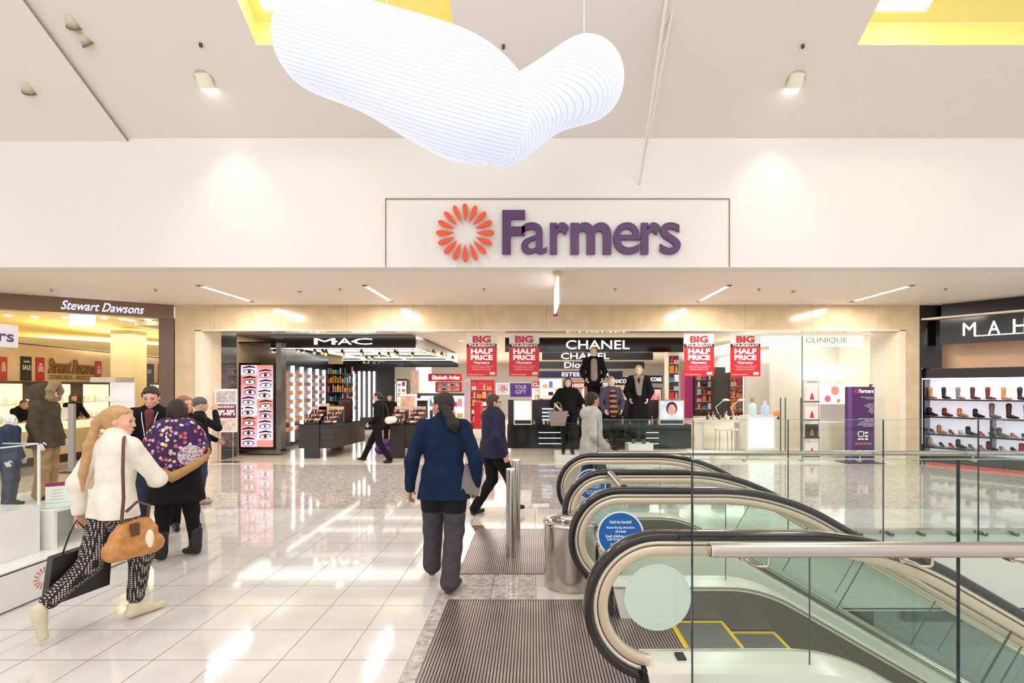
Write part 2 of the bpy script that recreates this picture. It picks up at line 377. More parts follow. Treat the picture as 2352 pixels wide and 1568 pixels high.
# (sdf helper comes later; the body is added there)
# ================================================================ CEILING FITTINGS
EMW = M('lamp_face', (255,252,245), .4, emit=9.0)
def on_ceil(px, py):     # point on the sloped ceiling seen at a pixel
    a = (HOR-py)/F; y = (5.8-CH+SL*FY)/(a+SL); return Vector((fx(px,y), y, cz(y)))
def ceiling_lamp(px, py, label, r=.11):
    p = on_ceil(px, py-8); o = thing('ceiling_spotlight', label, 'light', p, 0, 'round wall-washing lamps in the sloped ceiling')
    n = Vector((0,-math.sin(math.atan(SL)),-math.cos(math.atan(SL)))); d = Vector((0,.55,-.83)).normalized()
    mb = MB(); q = d.to_track_quat('Z','Y').to_matrix()
    R = [[tuple(q @ Vector((r*math.cos(2*PI*j/24), r*math.sin(2*PI*j/24), h))) for j in range(24)] for h in (-.08,.11)]
    mb.rings(R, cap=True); mb.build('housing', M('lamp_housing', (238,228,208), .4), o)
    mb = MB(); R = [[tuple(q @ Vector((rr*math.cos(2*PI*j/24), rr*math.sin(2*PI*j/24), .115))) for j in range(24)] for rr in (r*.8,.001)]
    mb.rings(R, cap=False); mb.build('lens', EMW, o)
    q2 = n.to_track_quat('Z','Y').to_matrix(); mb = MB()
    R = [[tuple(q2 @ Vector((rr*math.cos(2*PI*j/32), rr*math.sin(2*PI*j/32), hh))) for j in range(32)] for rr, hh in ((r*1.05,.004),(r*1.22,.008),(r*1.25,0))]
    mb.rings(R, cap=False); mb.build('rim', M('lamp_rim', (196,182,160), .5), o)
    return p
for px, py, lb in ((470,190,'lit round ceiling lamp left of the hanging cloud light'),(1828,190,'lit round ceiling lamp right of the hanging cloud light')):
    p = ceiling_lamp(px, py, lb)
    lamp('wall_washer_light', 'SPOT', p+Vector((0,.14,-.16)), 34, (1,.95,.87), .08, rot=(math.radians(17),0,0), spot=1.25, blend=1.0)
lamp('wall_washer_light', 'SPOT', (-9.0,6.4,6.5), 34, (1,.95,.87), .08, rot=(math.radians(17),0,0), spot=1.25, blend=1.0)
lamp('wall_washer_light', 'SPOT', (8.6,6.4,6.5), 34, (1,.95,.87), .08, rot=(math.radians(17),0,0), spot=1.25, blend=1.0)
for px, py, lb in ((461,100,'small dark sprinkler in the ceiling left of the yellow skylight'),(1156,104,'small dark sprinkler in the ceiling between skylight and hanging light'),(1844,103,'small dark sprinkler in the ceiling left of the right-hand skylight')):
    p = on_ceil(px, py); mb = MB(); mb.lathe((0,0,-.05),[(.012,0),(.022,.01),(.022,.05)],12); o = mb.build('sprinkler', DGREY); o.location = p; tag(o, lb, 'sprinkler', 'sprinklers in the high ceiling')
def gimbal(px, py, lb, a, dz=0):
    p = on_ceil(px, py)+Vector((0,0,dz)); o = thing('ceiling_floodlight', lb, 'light', p, 0, 'small gimbal floodlights at upper left')
    GM = M('gimbal_metal', (214,200,176), .35); q = Matrix.Rotation(a, 3, 'Y') @ Matrix.Rotation(math.radians(55), 3, 'X')
    mb = MB(); mb.tube([q @ Vector((.085*math.cos(2*PI*j/24), .085*math.sin(2*PI*j/24), -.1)) for j in range(24)], .008, 6, closed=True); mb.build('ring', M('gimbal_ring', (150,130,96), .4), o)
    mb = MB(); mb.rings([[tuple(q @ Vector((r*math.cos(2*PI*j/20), r*math.sin(2*PI*j/20), z))) for j in range(20)] for r, z in ((.03,.05),(.05,.02),(.08,-.1),(.06,-.08))]); mb.build('reflector', GM, o)
    mb = MB(); mb.tube([(0,0,.03),(0,0,-.03)], .012, 8); mb.build('bracket', GM, o)
gimbal(162,43,'round gimbal floodlight at top left, upper of the pair near the ceiling joint', .5)
gimbal(187,83,'round gimbal floodlight at top left, lower of the pair near the ceiling joint', -.4)
gimbal(60,188,'single gimbal floodlight on the ceiling left of the joint line', .6, -.05)
# white lattice strut from fascia to ceiling
o = thing('lattice_strut', 'white tubular lattice strut rising from the fascia to the ceiling', 'strut', (1.70,FY,5.05))
SM = M('strut_white', (232,224,214), .5); dv = Vector((0,-1,1.05)).normalized(); L = 2.44
for dx, nm in ((0,'tube'),(.13,'tube')):
    mb = MB(); e0 = Vector((0,0,0)); e1 = dv*L+Vector((dx,0,0)) + Vector((.0,0,.12 if dx else 0)); mb.tube([e0,e1],[.012,.026],10); mb.build(nm, SM, o)
for k in range(6):
    a = dv*(L*(k+1)/7.2); b = dv*(L*(k+1.6)/7.2)+Vector((.13,0,.12))*((k+1.6)/7.2); mb = MB(); mb.tube([a,b],.008,6); mb.build('brace', SM, o)
# soffit strip lights
for i,(a,b,lb) in enumerate(((455,580,'leftmost slanting strip light in the soffit'),(835,901,'strip light in the soffit above the cosmetics shop'),(1675,1604,'strip light in the soffit right of the hanging exit sign'),(2095,1957,'rightmost slanting strip light in the soffit'))):
    x = (fx(a,9.41)+fx(b,11.22))/2; o = thing('strip_light', lb, 'light', (x,10.3,3.73), 0, 'linear lights in the soffit')
    mb = MB(); mb.box(-.032,.032,-.80,.80,-.006,.002); mb.build('diffuser', LED, o)
    mb = MB(); mb.box(-.04,.04,-.92,-.80,-.008,.002); mb.box(-.04,.04,.80,.92,-.008,.002); mb.build('end_plate', DGREY, o)
    lamp('strip_glow', 'AREA', (x,10.3,3.70), 75, (1,.96,.9), .06, 1.6)
for px, py, lb in ((118,664,'far left'),(357,664,'above the jewellery sign'),(781,663,'left of the second strip light'),(1111,663,'under the orange sunburst'),(1413,662,'right of the exit sign'),(1743,663,'between the two right strip lights'),(2172,662,'above the black shoe shop')):
    y = 1.93*F/(HOR-py); mb = MB(); mb.lathe((0,0,-.045),[(.03,.03),(.03,.034),(.008,.03),(.006,.01),(.022,.004),(.022,0)][::-1],10); o = mb.build('sprinkler', M('sprinkler_grey',(150,140,132),.4)); o.location = (fx(px,y),y,3.73); tag(o, 'tiny soffit sprinkler '+lb, 'sprinkler', 'sprinklers in the soffit')
for px, lb in ((688,'left'),(1822,'right')):
    y = 1.93*F/(HOR-666); o = thing('smoke_detector', 'round smoke detector on the %s part of the soffit'%lb, 'detector', (fx(px,y),y,3.73), 0, 'smoke detectors')
    mb = MB(); mb.lathe((0,0,-.05),[(.028,0),(.04,.012),(.04,.03)],16); mb.build('sensor', M('det',(176,164,150),.5), o)
    mb = MB(); mb.lathe((0,0,-.02),[(.055,0),(.06,.02)],16); mb.build('base', WHITE, o)
# hanging blade sign
bx = fx(1277, 9.0); o = thing('exit_sign', 'slim illuminated blade sign seen edge-on, hanging from the soffit', 'sign', (0,0,0))
mb = MB(); mb.box(fx(1281,8.3)-.06,fx(1281,8.3)+.06,8.25,8.5,3.66,3.73); mb.build('mount', M('mount_beige',(196,178,150),.4), o)
LB = M('lit_blade', (250,250,255), .3, emit=1.3)
mb = MB(); mb.box(.395,.43,8.35,9.55,2.98+.22,3.66); a = mb.build('lit_panel', LB, o)
mb = MB(); mb.box(.43,.455,8.35,9.55,3.2,3.66); mb.build('side_plate', M('blade_side',(214,196,168),.35), o)
mb = MB(); mb.box(.385,.465,9.45,9.58,3.14,3.2); mb.build('end_cap', BLACK, o)
for k in range(3): text('EXIT'[k], .05,.03, M('red_led',(220,30,50),.4,emit=.6), (.425,9.44,3.16+.04*k*.5), (1,0,0), (0,0,1), .002, .02, parent=o) if k == 0 else None

# ================================================================ BOLLARDS, BIN, MATS
for (x, y, lb) in ((-.24,5.29,'front one of the two steel posts on the ribbed mat'),(-.205,5.95,'rear one of the two steel posts, half hidden by the front post')):
    o = thing('bollard', lb, 'bollard', (x,y,0.006), 0, 'steel posts on the ribbed mat')
    mb = MB(); mb.lathe((0,0,0),[(.05,0),(.05,.905),(.046,.92)],28); mb.build('tube', STEEL, o)
    mb = MB(); mb.lathe((0,0,.92),[(.051,0),(.051,.012),(.047,.016)],28); mb.build('cap', CHROME, o)
t = NT('mat_ribs', .3, .0); X, Y, Z, g = t.pos(); gr = t.grid(X, 0, .021, .0095)
t.base(t.mix(gr, t.ramp(t.noise(g, 3), [(.3,(178,164,156)),(.7,(206,192,184))]), col((58,46,48)))); t.put(t.b.inputs['Metallic'], t.math('MULTIPLY', t.math('SUBTRACT', 1.0, gr), .55))
MATR = t.m
for y0, y1, lb in ((1.2,4.225,'large ribbed metal entrance mat in front, at the foot of the nearest escalator'),(4.815,6.335,'smaller ribbed metal mat under the two steel posts')):
    o = thing('floor_mat', lb, 'mat', (0,0,0), 0, 'ribbed escalator mats')
    mb = MB(); mb.box(-.71,1.03,y0+.01,y1-.01,.0005,.006); mb.build('ribs', MATR, o)
    mb = MB(); mb.box(-.72,-.71,y0,y1,.0005,.007); mb.box(-.72,1.03,y1-.01,y1,.0005,.007); mb.box(-.72,1.03,y0,y0+.01,.0005,.007); mb.build('frame', M('mat_frame',(120,108,96),.4,.6), o)
o = thing('waste_bin', 'round brushed steel litter bin with an open top beside the escalator handrails', 'bin', (.335,4.56,0))
mb = MB(); mb.lathe((0,0,0),[(.222,0),(.226,.012),(.232,.03),(.232,.565)],48,cap=True); mb.build('body', STEEL, o)
mb = MB(); mb.lathe((0,0,.56),[(.233,0),(.24,.004),(.244,.02),(.24,.034),(.22,.042),(.15,.036),(.115,.015),(.112,-.03)],48,cap=False); mb.build('lid', CHROME, o)
mb = MB(); mb.lathe((0,0,.52),[(.118,0),(.001,0)],32,cap=False); mb.build('opening', BLACKM, o)
mb = MB(); mb.lathe((0,0,-.001),[(.236,0),(.236,.012)],48); mb.build('base_ring', M('bin_base',(200,196,170),.3,.4), o)

# ================================================================ ESCALATORS
RUB = M('handrail_rubber', (24,18,20), .16, coat=.4); CRM = M('balustrade_trim', (206,190,166), .3, .35); LTR = M('guide_steel', (225,216,200), .2, .6)
DECK = M('deck_enamel', (226,222,210), .28); SKIRT = M('skirt_grey', (128,120,112), .28, .5); YLW = M('step_yellow', (240,200,40), .45)
t = NT('step_tread', .35, .45); X, Y, Z, g = t.pos(); gr = t.grid(Y, 0, .012, .005)
t.base(t.mix(gr, col((158,154,152)), col((96,92,92)))); TREAD = t.m
CX, CZ0, NX, NZ, NR = 1.49, -.8, .70, .58, .42
def path(off, xs=NX, xe=9.6, n=14):
    P = [(xs, 1.0-off)]; R = 1.8-off
    for k in range(6): P.append((xs+(CX-xs)*(k+1)/6, 1.0-off))
    for k in range(1, n+1):
        a = PI/2-(PI/6)*k/n; P.append((CX+R*math.cos(a), CZ0+R*math.sin(a)))
    x, z = P[-1]; m = 6; Lx = xe-x
    for k in range(1, m+1): P.append((x+Lx*k/m, z-Lx*k/m*math.tan(PI/6)))
    return P
def loop(off, a0=-100, a1=90, n=28):
    P = []
    for k in range(n+1):
        a = math.radians(a0-(a0+270)*0) if 0 else None
        ang = math.radians(-100 - (170)*k/n); P.append((NX+(NR-off)*math.cos(ang), NZ+(NR-off)*math.sin(ang)))
    return P+path(off)[1:]
def section(P, y, hw, n0, n1, seg=12, rnd=True):
    R = []; m = len(P)
    for i, (x, z) in enumerate(P):
        a = P[max(i-1,0)]; b = P[min(i+1,m-1)]; tx, tz = b[0]-a[0], b[1]-a[1]; l = math.hypot(tx,tz) or 1; tx/=l; tz/=l
        nx, nz = -tz, tx      # outward normal
        c = (n0+n1)/2; h = abs(n1-n0)/2; ring = []
        for j in range(seg):
            q = 2*PI*j/seg+PI/seg; cy, sn = math.cos(q), math.sin(q); e = .55 if rnd else .25
            yy = hw*math.copysign(abs(cy)**e, cy); nn = h*math.copysign(abs(sn)**e, sn)
            ring.append((x+nx*(c+nn), y+yy, z+nz*(c+nn)))
        R.append(ring)
    return R
def escalator(y0, label):
    o = thing('escalator', label, 'escalator', (0,y0,0), 0, 'pair of down escalators')
    W = 1.22
    for s, yb in ((-1,0.0),(1,W)):
        mb = MB(); mb.rings(section(loop(0), yb, .042, -.055, 0)); mb.build('handrail', RUB, o)
        mb = MB(); mb.rings(section(loop(.055), yb, .024, -.02, .004, 8, False)); mb.build('guide_rail', LTR, o)
        mb = MB(); mb.rings(section(loop(.072), yb, .016, -.012, .004, 8, False)); mb.build('rubber_seal', M('seal_dark',(70,52,40),.5), o)
        mb = MB(); mb.rings(section(loop(.08), yb, .028, -.055, 0, 8, False)); mb.build('newel_trim', CRM, o)
        inner = [p for p in loop(.125)][1:]; outer = path(.76, .80)[::-1]
        mb = MB(); mb.prism([(x, yb-.006, z) for x, z in inner+outer], (0,.012,0)); mb.build('glass_panel', G_GREEN, o)
        for k, xx in enumerate((1.55,2.75,4.0,5.25,6.5)):
            zt_ = [1-.13,.56,-.16,-.88,-1.6][k]; mb = MB(); p0 = Vector((xx,yb,zt_-.01)); dn = Vector((-.5,0,-.866)) if k else Vector((0,0,-1))
            mb.obox(p0+dn*.31, dn*.31, (0,.0065,0), Vector((dn.z,0,-dn.x))*.0012); mb.build('glass_joint', M('joint_dark',(60,74,66),.5), o)
        # deck, outer cladding, skirt
        i0, i1 = (yb+.045, yb+.15) if s < 0 else (yb-.15, yb-.045)
        ya, yz = (yb-.10, yb+.15) if s < 0 else (yb-.15, yb+.10)
        top = path(.75, .62); bot = path(1.75, .86)[::-1]
        mb = MB(); mb.prism([(x, ya, z) for x, z in top+[(p[0],p[1]) for p in bot]], (0,yz-ya,0)); mb.build('deck', DECK, o)
        ys = yb+.151 if s < 0 else yb-.151-.004
        mb = MB(); mb.prism([(x, ys, z) for x, z in path(.775, .70)+path(1.3, .9)[::-1]], (0,.004,0)); mb.build('skirt_panel', SKIRT, o)
        mb = MB(); mb.rings(section(path(.745,.62), yb+.15 if s<0 else yb-.15, .006, -.012, .004, 6, False)); mb.build('skirt_edge', STEEL, o)
        mb = MB(); mb.box(.82,.87,i0-.01 if s<0 else i0,i0+.06,.245,.262); mb.box(.60,.625,ya+.02,yz-.02,.02,.25); mb.build('inlet_cover', BLACKM, o)
        # sticker disc: blue notice on the step side, grey back
        mb = MB(); f = yb+.009 if s < 0 else yb-.009; R_ = .188
        cyl = lambda r, d0, d1, mi: mb.rings([[(NX+r*math.cos(2*PI*j/40), d, .62+r*math.sin(2*PI*j/40)) for j in range(40)] for d in (d0,d1)], mi, True, False)
        sgn = 1 if s < 0 else -1
        # the back lies against the glass, the notice faces the steps
        cyl(R_, f, f+sgn*.001, 0); st = mb.build('notice_sticker', M('sticker_back',(216,220,214),.4), o)
        tag(st, 'round safety notice stuck on the balustrade glass')
        BL = M('sticker_blue',(20,94,170),.45); mb = MB(); cyl(R_, f+sgn*.0012, f+sgn*.0016, 0); mb.build('rim', WHITE, st)
        mb = MB(); cyl(R_*.93, f+sgn*.002, f+sgn*.0025, 0); mb.build('face', BL, st)
        u = (-1,0,0) if s < 0 else (1,0,0)
        for ln_, dz, ww in (('Hold the handrail',.092,.155),('Stand facing direction',.045,.2),('of travel',.017,.075),('Small children must be',-.022,.215),('held firmly by adults',-.050,.19),('Keep feet clear',-.09,.14),('from sides',-.115,.09)):
            text(ln_, ww*1.12, .024, WTXT, (NX, f+sgn*.003, .63+dz), u, (0,0,1), .0008, .015, parent=st)
    # steps
    def hs(x):
        if x < CX: return 0.0
        if x < CX+.4: return -.8+math.sqrt(.64-(x-CX)**2)
        return -.8+.8*math.cos(PI/6)-(x-CX-.4)*math.tan(PI/6)
    mb = MB(); mb.box(.60,1.035,.156,W-.156,-.06,.012); mb.build('landing_plate', MATR, o)
    mb = MB(); mb.box(1.035,1.062,.156,W-.156,-.06,.015)
    for k in range(60):
        y = .165+(W-.33)*k/59; mb.box(1.06,1.075,y-.004,y+.004,-.01,.012)
    mb.build('comb', YLW, o)
    base = None
    for k in range(20):
        x = 1.064+.4*k; z = hs(x+.38); mb = MB(); mb.box(x,x+.398,.17,W-.17,z-.22,z)
        mb.box(x+.005,x+.392,W-.20,W-.172,z,z+.003,1); mb.box(x+.005,x+.392,.172,.19,z,z+.003,1)
        mb.box(x+.37,x+.395,.19,W-.2,z,z+.0035,1); mb.build('step', [TREAD,YLW], o)
    return o
escalator(2.80, 'nearest escalator going down, its black handrail loop in the foreground')
escalator(4.88, 'farther escalator going down, behind the steel bin')
o = thing('link_rail', 'short steel tube joining the two middle escalator handrails', 'rail', (.74,0,.97))
mb = MB(); mb.tube([(0,4.09,0),(0,4.80,0)], .034, 20); mb.build('tube', STEEL, o)
mb = MB(); mb.tube([(0,4.075,0),(0,4.10,0)], .038, 20); mb.build('end_cap', STEELD, o)
tag(MB().box(.73,.742,4.13,4.76,.02,.82).build('glass_screen', G_GREEN), 'low glass screen closing the gap between the two escalators', 'glass panel')

# ================================================================ GLASS BALUSTRADES
EDG = M('glass_edge_dark', (26,40,52), .15); EDL = M('glass_edge_light', (120,160,140), .1)
def balustrade(label, gy, xs, step, n, z0, z1, railx, raily, rz, rr, bolts, brk, face):
    o = thing('glass_balustrade', label, 'balustrade', (0,gy,0), 0, 'glass balustrades round the void')
    for k in range(n):
        a = xs+k*step; p = MB().box(a+.004,a+step-.004,-.008,.008,z0,z1).build('glass_panel', G_GREEN, o)
        MB().box(a-.0, a+.006,-.009,.009,z0,z1).build('panel_edge', EDG, p)
        MB().box(a,a+step,-.0085,.0085,z1,z1+.004).build('top_edge', EDL, p)
    mb = MB(); mb.tube([(railx,raily-gy,rz),(15.5,raily-gy,rz)], rr, 24); mb.build('handrail', STEEL, o)
    mb = MB(); mb.tube([(railx-.012,raily-gy,rz),(railx+.002,raily-gy,rz)], rr*.98, 24); mb.build('end_cap', CHROME, o)
    for x in brk:
        mb = MB(); mb.tube([(x,-.02*face,rz-.075),(x,.03*face,rz-.075)], rr*.55, 16); mb.tube([(x,.03*face,rz-.075),(x+.03,raily-gy,rz-.085),(x+.075,raily-gy,rz-.085),(x+.085,raily-gy,rz-.075),(x+.085,raily-gy,rz-rr*.8)], .0085, 8); mb.build('bracket', STEEL, o)
    for x in bolts:
        mb = MB(); mb.tube([(x,-.03,-.032),(x,.05,-.032)], .024, 14); mb.build('bolt', STEELD, o)
nb = []
for k in range(8): nb += [.837+1.408*k+.27, .837+1.408*k+1.10]
balustrade('nearest glass balustrade with a thick steel tube rail, cut off at the right edge', 2.64, .837, 1.408, 9, -.35, 1.42, .905, 2.53, .979, .039, [], nb[:6], -1)
balustrade('far glass balustrade along the back edge of the escalator void', 6.245, .806, 1.19, 12, -.16, 1.40, .84, 6.36, .965, .032, [.806+.16+.39*k for k in range(26)], [1.2+.72*k for k in range(12)], 1)
# ================================================================ SMOOTH-BLENDED BODIES (distance field + surface nets)
def sdf_eval(prims, res, k0):
    lo = np.array([1e9]*3); hi = -lo
    for p in prims:
        if p[0] == 'c': r = max(p[3], p[4]); q = np.array([p[1], p[2]]); a, b = q.min(0)-r, q.max(0)+r
        else: r = max(p[2]); a, b = np.array(p[1])-r, np.array(p[1])+r
        lo = np.minimum(lo, a); hi = np.maximum(hi, b)
    lo -= 3*res; hi += 3*res
    n = np.ceil((hi-lo)/res).astype(int)+1
    f = np.full(n, 0.5, dtype=np.float32)
    ax = [lo[i]+res*np.arange(n[i]) for i in range(3)]
    for p in prims:
        k = k0; sub = False
        if p[0] == 'c':
            _, a, b, ra, rb, fl = p[:6]; a = np.array(a, float); b = np.array(b, float)
            if len(p) > 6: k = p[6]
            m = max(ra, rb)+k+2*res; l, h = np.minimum(a, b)-m, np.maximum(a, b)+m
        else:
            _, c, rad, rot = p[:4]; c = np.array(c, float)
            if len(p) > 4: k = p[4]
            m = max(rad)+k+2*res; l, h = c-m, c+m
        i0 = np.maximum(((l-lo)/res).astype(int), 0); i1 = np.minimum(np.ceil((h-lo)/res).astype(int)+1, n)
        if (i1 <= i0).any(): continue
        X, Y, Z = np.meshgrid(ax[0][i0[0]:i1[0]], ax[1][i0[1]:i1[1]], ax[2][i0[2]:i1[2]], indexing='ij', sparse=True)
        if p[0] == 'c':
            # fl: flatten factor in y (depth) about the segment
            d = b-a; L2 = max((d*d).sum(), 1e-9)
            px, py, pz = X-a[0], Y-a[1], Z-a[2]
            tt = np.clip((px*d[0]+py*d[1]+pz*d[2])/L2, 0, 1)
            dx, dy, dz = px-tt*d[0], (py-tt*d[1])/fl, pz-tt*d[2]
            s = (np.sqrt(dx*dx+dy*dy+dz*dz)-(ra+(rb-ra)*tt))*min(1, fl+.15)
        else:
            px, py, pz = X-c[0], Y-c[1], Z-c[2]
            if rot is not None:
                R = np.array(rot)
                px, py, pz = (px*R[0,0]+py*R[1,0]+pz*R[2,0]), (px*R[0,1]+py*R[1,1]+pz*R[2,1]), (px*R[0,2]+py*R[1,2]+pz*R[2,2])
            a1 = np.sqrt((px/rad[0])**2+(py/rad[1])**2+(pz/rad[2])**2)+1e-6
            a2 = np.sqrt((px/rad[0]**2)**2+(py/rad[1]**2)**2+(pz/rad[2]**2)**2)+1e-6
            s = a1*(a1-1)/a2
        g = f[i0[0]:i1[0], i0[1]:i1[1], i0[2]:i1[2]]
        hh = np.clip(0.5+0.5*(g-s)/max(k, 1e-5), 0, 1)
        g[...] = (g*(1-hh)+s*hh-k*hh*(1-hh)).astype(np.float32)
    return f, lo
def surface_nets(f, lo, res):
    S = f < 0; n = np.array(f.shape)
    c = np.zeros(n-1, dtype=np.uint8)
    for i in (0,1):
        for j in (0,1):
            for k in (0,1): c += S[i:n[0]-1+i, j:n[1]-1+j, k:n[2]-1+k]
    act = (c > 0) & (c < 8); I = np.argwhere(act)
    idx = -np.ones(act.shape, dtype=np.int64); idx[act] = np.arange(len(I))
    acc = np.zeros((len(I),3)); cnt = np.zeros(len(I))
    for a in range(3):
        for u in (0,1):
            for v in (0,1):
                o = [0,0,0]; o[(a+1)%3] = u; o[(a+2)%3] = v; p = I+np.array(o); q = p.copy(); q[:,a] += 1
                f0 = f[tuple(p.T)]; f1 = f[tuple(q.T)]; m = (f0 < 0) != (f1 < 0)
                tt = np.zeros(len(I)); tt[m] = f0[m]/(f0[m]-f1[m])
                pt = (p-I).astype(float); pt[:,a] += tt
                acc[m] += pt[m]; cnt[m] += 1
    V = lo+(I+acc/np.maximum(cnt,1)[:,None])*res
    F_ = []
    for a in range(3):
        b, c2 = (a+1)%3, (a+2)%3
        sl0 = [slice(None)]*3; sl1 = [slice(None)]*3; sl0[a] = slice(0,-1); sl1[a] = slice(1,None)
        A = S[tuple(sl0)]; B = S[tuple(sl1)]; E = np.argwhere(A != B)
        ok = (E[:,b] > 0) & (E[:,c2] > 0) & (E[:,b] < n[b]-1) & (E[:,c2] < n[c2]-1); E = E[ok]
        if not len(E): continue
        ins = A[tuple(E.T)]
        def cell(db, dc):
            q = E.copy(); q[:,b] -= db; q[:,c2] -= dc; return idx[tuple(q.T)]
        Q = np.stack([cell(1,1), cell(0,1), cell(0,0), cell(1,0)], 1)
        Q[~ins] = Q[~ins][:, ::-1]; F_.append(Q)
    return V, np.concatenate(F_)
def sdf_obj(name, prims, mat, parent=None, res=.012, k=.03, rz=0.0, loc=(0,0,0), sc_=1.0, wr=0.0, cut=None):
    f, lo = sdf_eval(prims, res, k)
    if wr:
        n = f.shape; X = (lo[0]+res*np.arange(n[0]))[:,None,None]; Y = (lo[1]+res*np.arange(n[1]))[None,:,None]; Z = (lo[2]+res*np.arange(n[2]))[None,None,:]
        f = f + wr*(np.sin(X*31+Z*17+2*np.sin(Y*19))*.5+np.sin(Z*43-X*23+1.7*np.sin(X*37))*.35+np.sin(Y*41+Z*29)*.3).astype(np.float32)
    if cut is not None:      # flat hem
        Zc = (lo[2]+res*np.arange(f.shape[2]))[None,None,:]; f = np.maximum(f, (cut-Zc).astype(np.float32))
    V, Q = surface_nets(f, lo, res)
    V = V*sc_; cs, sn = math.cos(rz), math.sin(rz)
    V = np.stack([V[:,0]*cs-V[:,1]*sn+loc[0], V[:,0]*sn+V[:,1]*cs+loc[1], V[:,2]+loc[2]], 1)
    me = bpy.data.meshes.new(name); me.from_pydata(V.tolist(), [], Q.tolist()); me.materials.append(mat)
    me.polygons.foreach_set('use_smooth', [True]*len(Q)); me.update()
    o = bpy.data.objects.new(name, me); C.objects.link(o)
    if parent: o.parent = parent
    return o
def V3(*a): return np.array(a, float)
def nrm(v): return v/max(np.linalg.norm(v), 1e-9)
def hand(wri, d, s, up, curl=.5, thumb=1, sc_=1.0):
    """palm + five bent fingers: d along the hand, s across (towards the thumb), up = palm normal (side the fingers curl to)"""
    d, up = nrm(d), nrm(up); s = nrm(np.cross(up, d))*thumb; P = []
    a = wri; b = wri+d*.075*sc_
    for t in (-.024,-.008,.008,.024): P.append(('c', a+s*t*.7*sc_, b+s*t*sc_, .015*sc_, .0125*sc_, 1, .008))
    for i,(t,L) in enumerate(((.03,.068),(.011,.078),(-.009,.072),(-.028,.056))):
        p = b+s*t*sc_; dd = d
        for j in range(3):
            ang = curl*(.35+.75*j/2); dd = nrm(d*math.cos(ang*(j+1)*.8)+up*math.sin(ang*(j+1)*.8)); q = p+dd*L*sc_*(.42,.32,.26)[j]
            P.append(('c', p, q, (.0098-.0008*j)*sc_, (.0092-.001*j)*sc_, 1, .003)); p = q
    p = wri+d*.02*sc_+s*.028*sc_; q = p+nrm(d*.7+s*.65+up*.35)*.042*sc_; r = q+nrm(d*.95+s*.15+up*(.3+curl*.4))*.032*sc_
    P += [('c', p, q, .0135*sc_, .011*sc_, 1, .006), ('c', q, r, .0108*sc_, .0088*sc_, 1, .003)]
    return P
def head_prims(hc, look=0.0, tilt=0.0, w=1.0):
    """head centred hc, facing +Y turned by look (radians, + to the person's left), tilt = nod down"""
    cy, sy = math.cos(look), math.sin(look); ct, st = math.cos(tilt), math.sin(tilt)
    R = np.array([[cy,-sy,0],[sy,cy,0],[0,0,1]]) @ np.array([[1,0,0],[0,ct,st],[0,-st,ct]])
    T = lambda x,y,z: np.array(hc)+R@np.array([x*w,y*w,z*w])
    P = [('e', T(0,-.012,.03), (.073*w,.092*w,.085*w), R), ('e', T(0,.012,-.035), (.058*w,.072*w,.075*w), R, .03),
         ('c', T(0,.062,-.085), T(0,.03,-.075), .022*w, .04*w, 1, .02),
         ('c', T(0,.082,.014), T(0,.097,-.028), .008*w, .0115*w, 1, .012),
         ('c', T(-.035,.074,.022), T(.035,.074,.022), .012*w, .012*w, 1, .012),
         ('c', T(-.018,.082,-.057), T(.018,.082,-.057), .0075*w, .0075*w, 1, .006),
         ('c', T(-.016,.081,-.067), T(.016,.081,-.067), .0075*w, .0075*w, 1, .006),
         ('e', T(-.036,.058,-.02), (.02,.02,.018), R, .02), ('e', T(.036,.058,-.02), (.02,.02,.018), R, .02),
         ('e', T(-.074,-.008,-.005), (.008,.02,.03), R, .006), ('e', T(.074,-.008,-.005), (.008,.02,.03), R, .006)]
    return P, T, R
SKINC = {'light':(226,172,144),'tan':(196,138,104),'brown':(150,98,70),'white':(238,234,228),'mannequin':(232,214,190)}
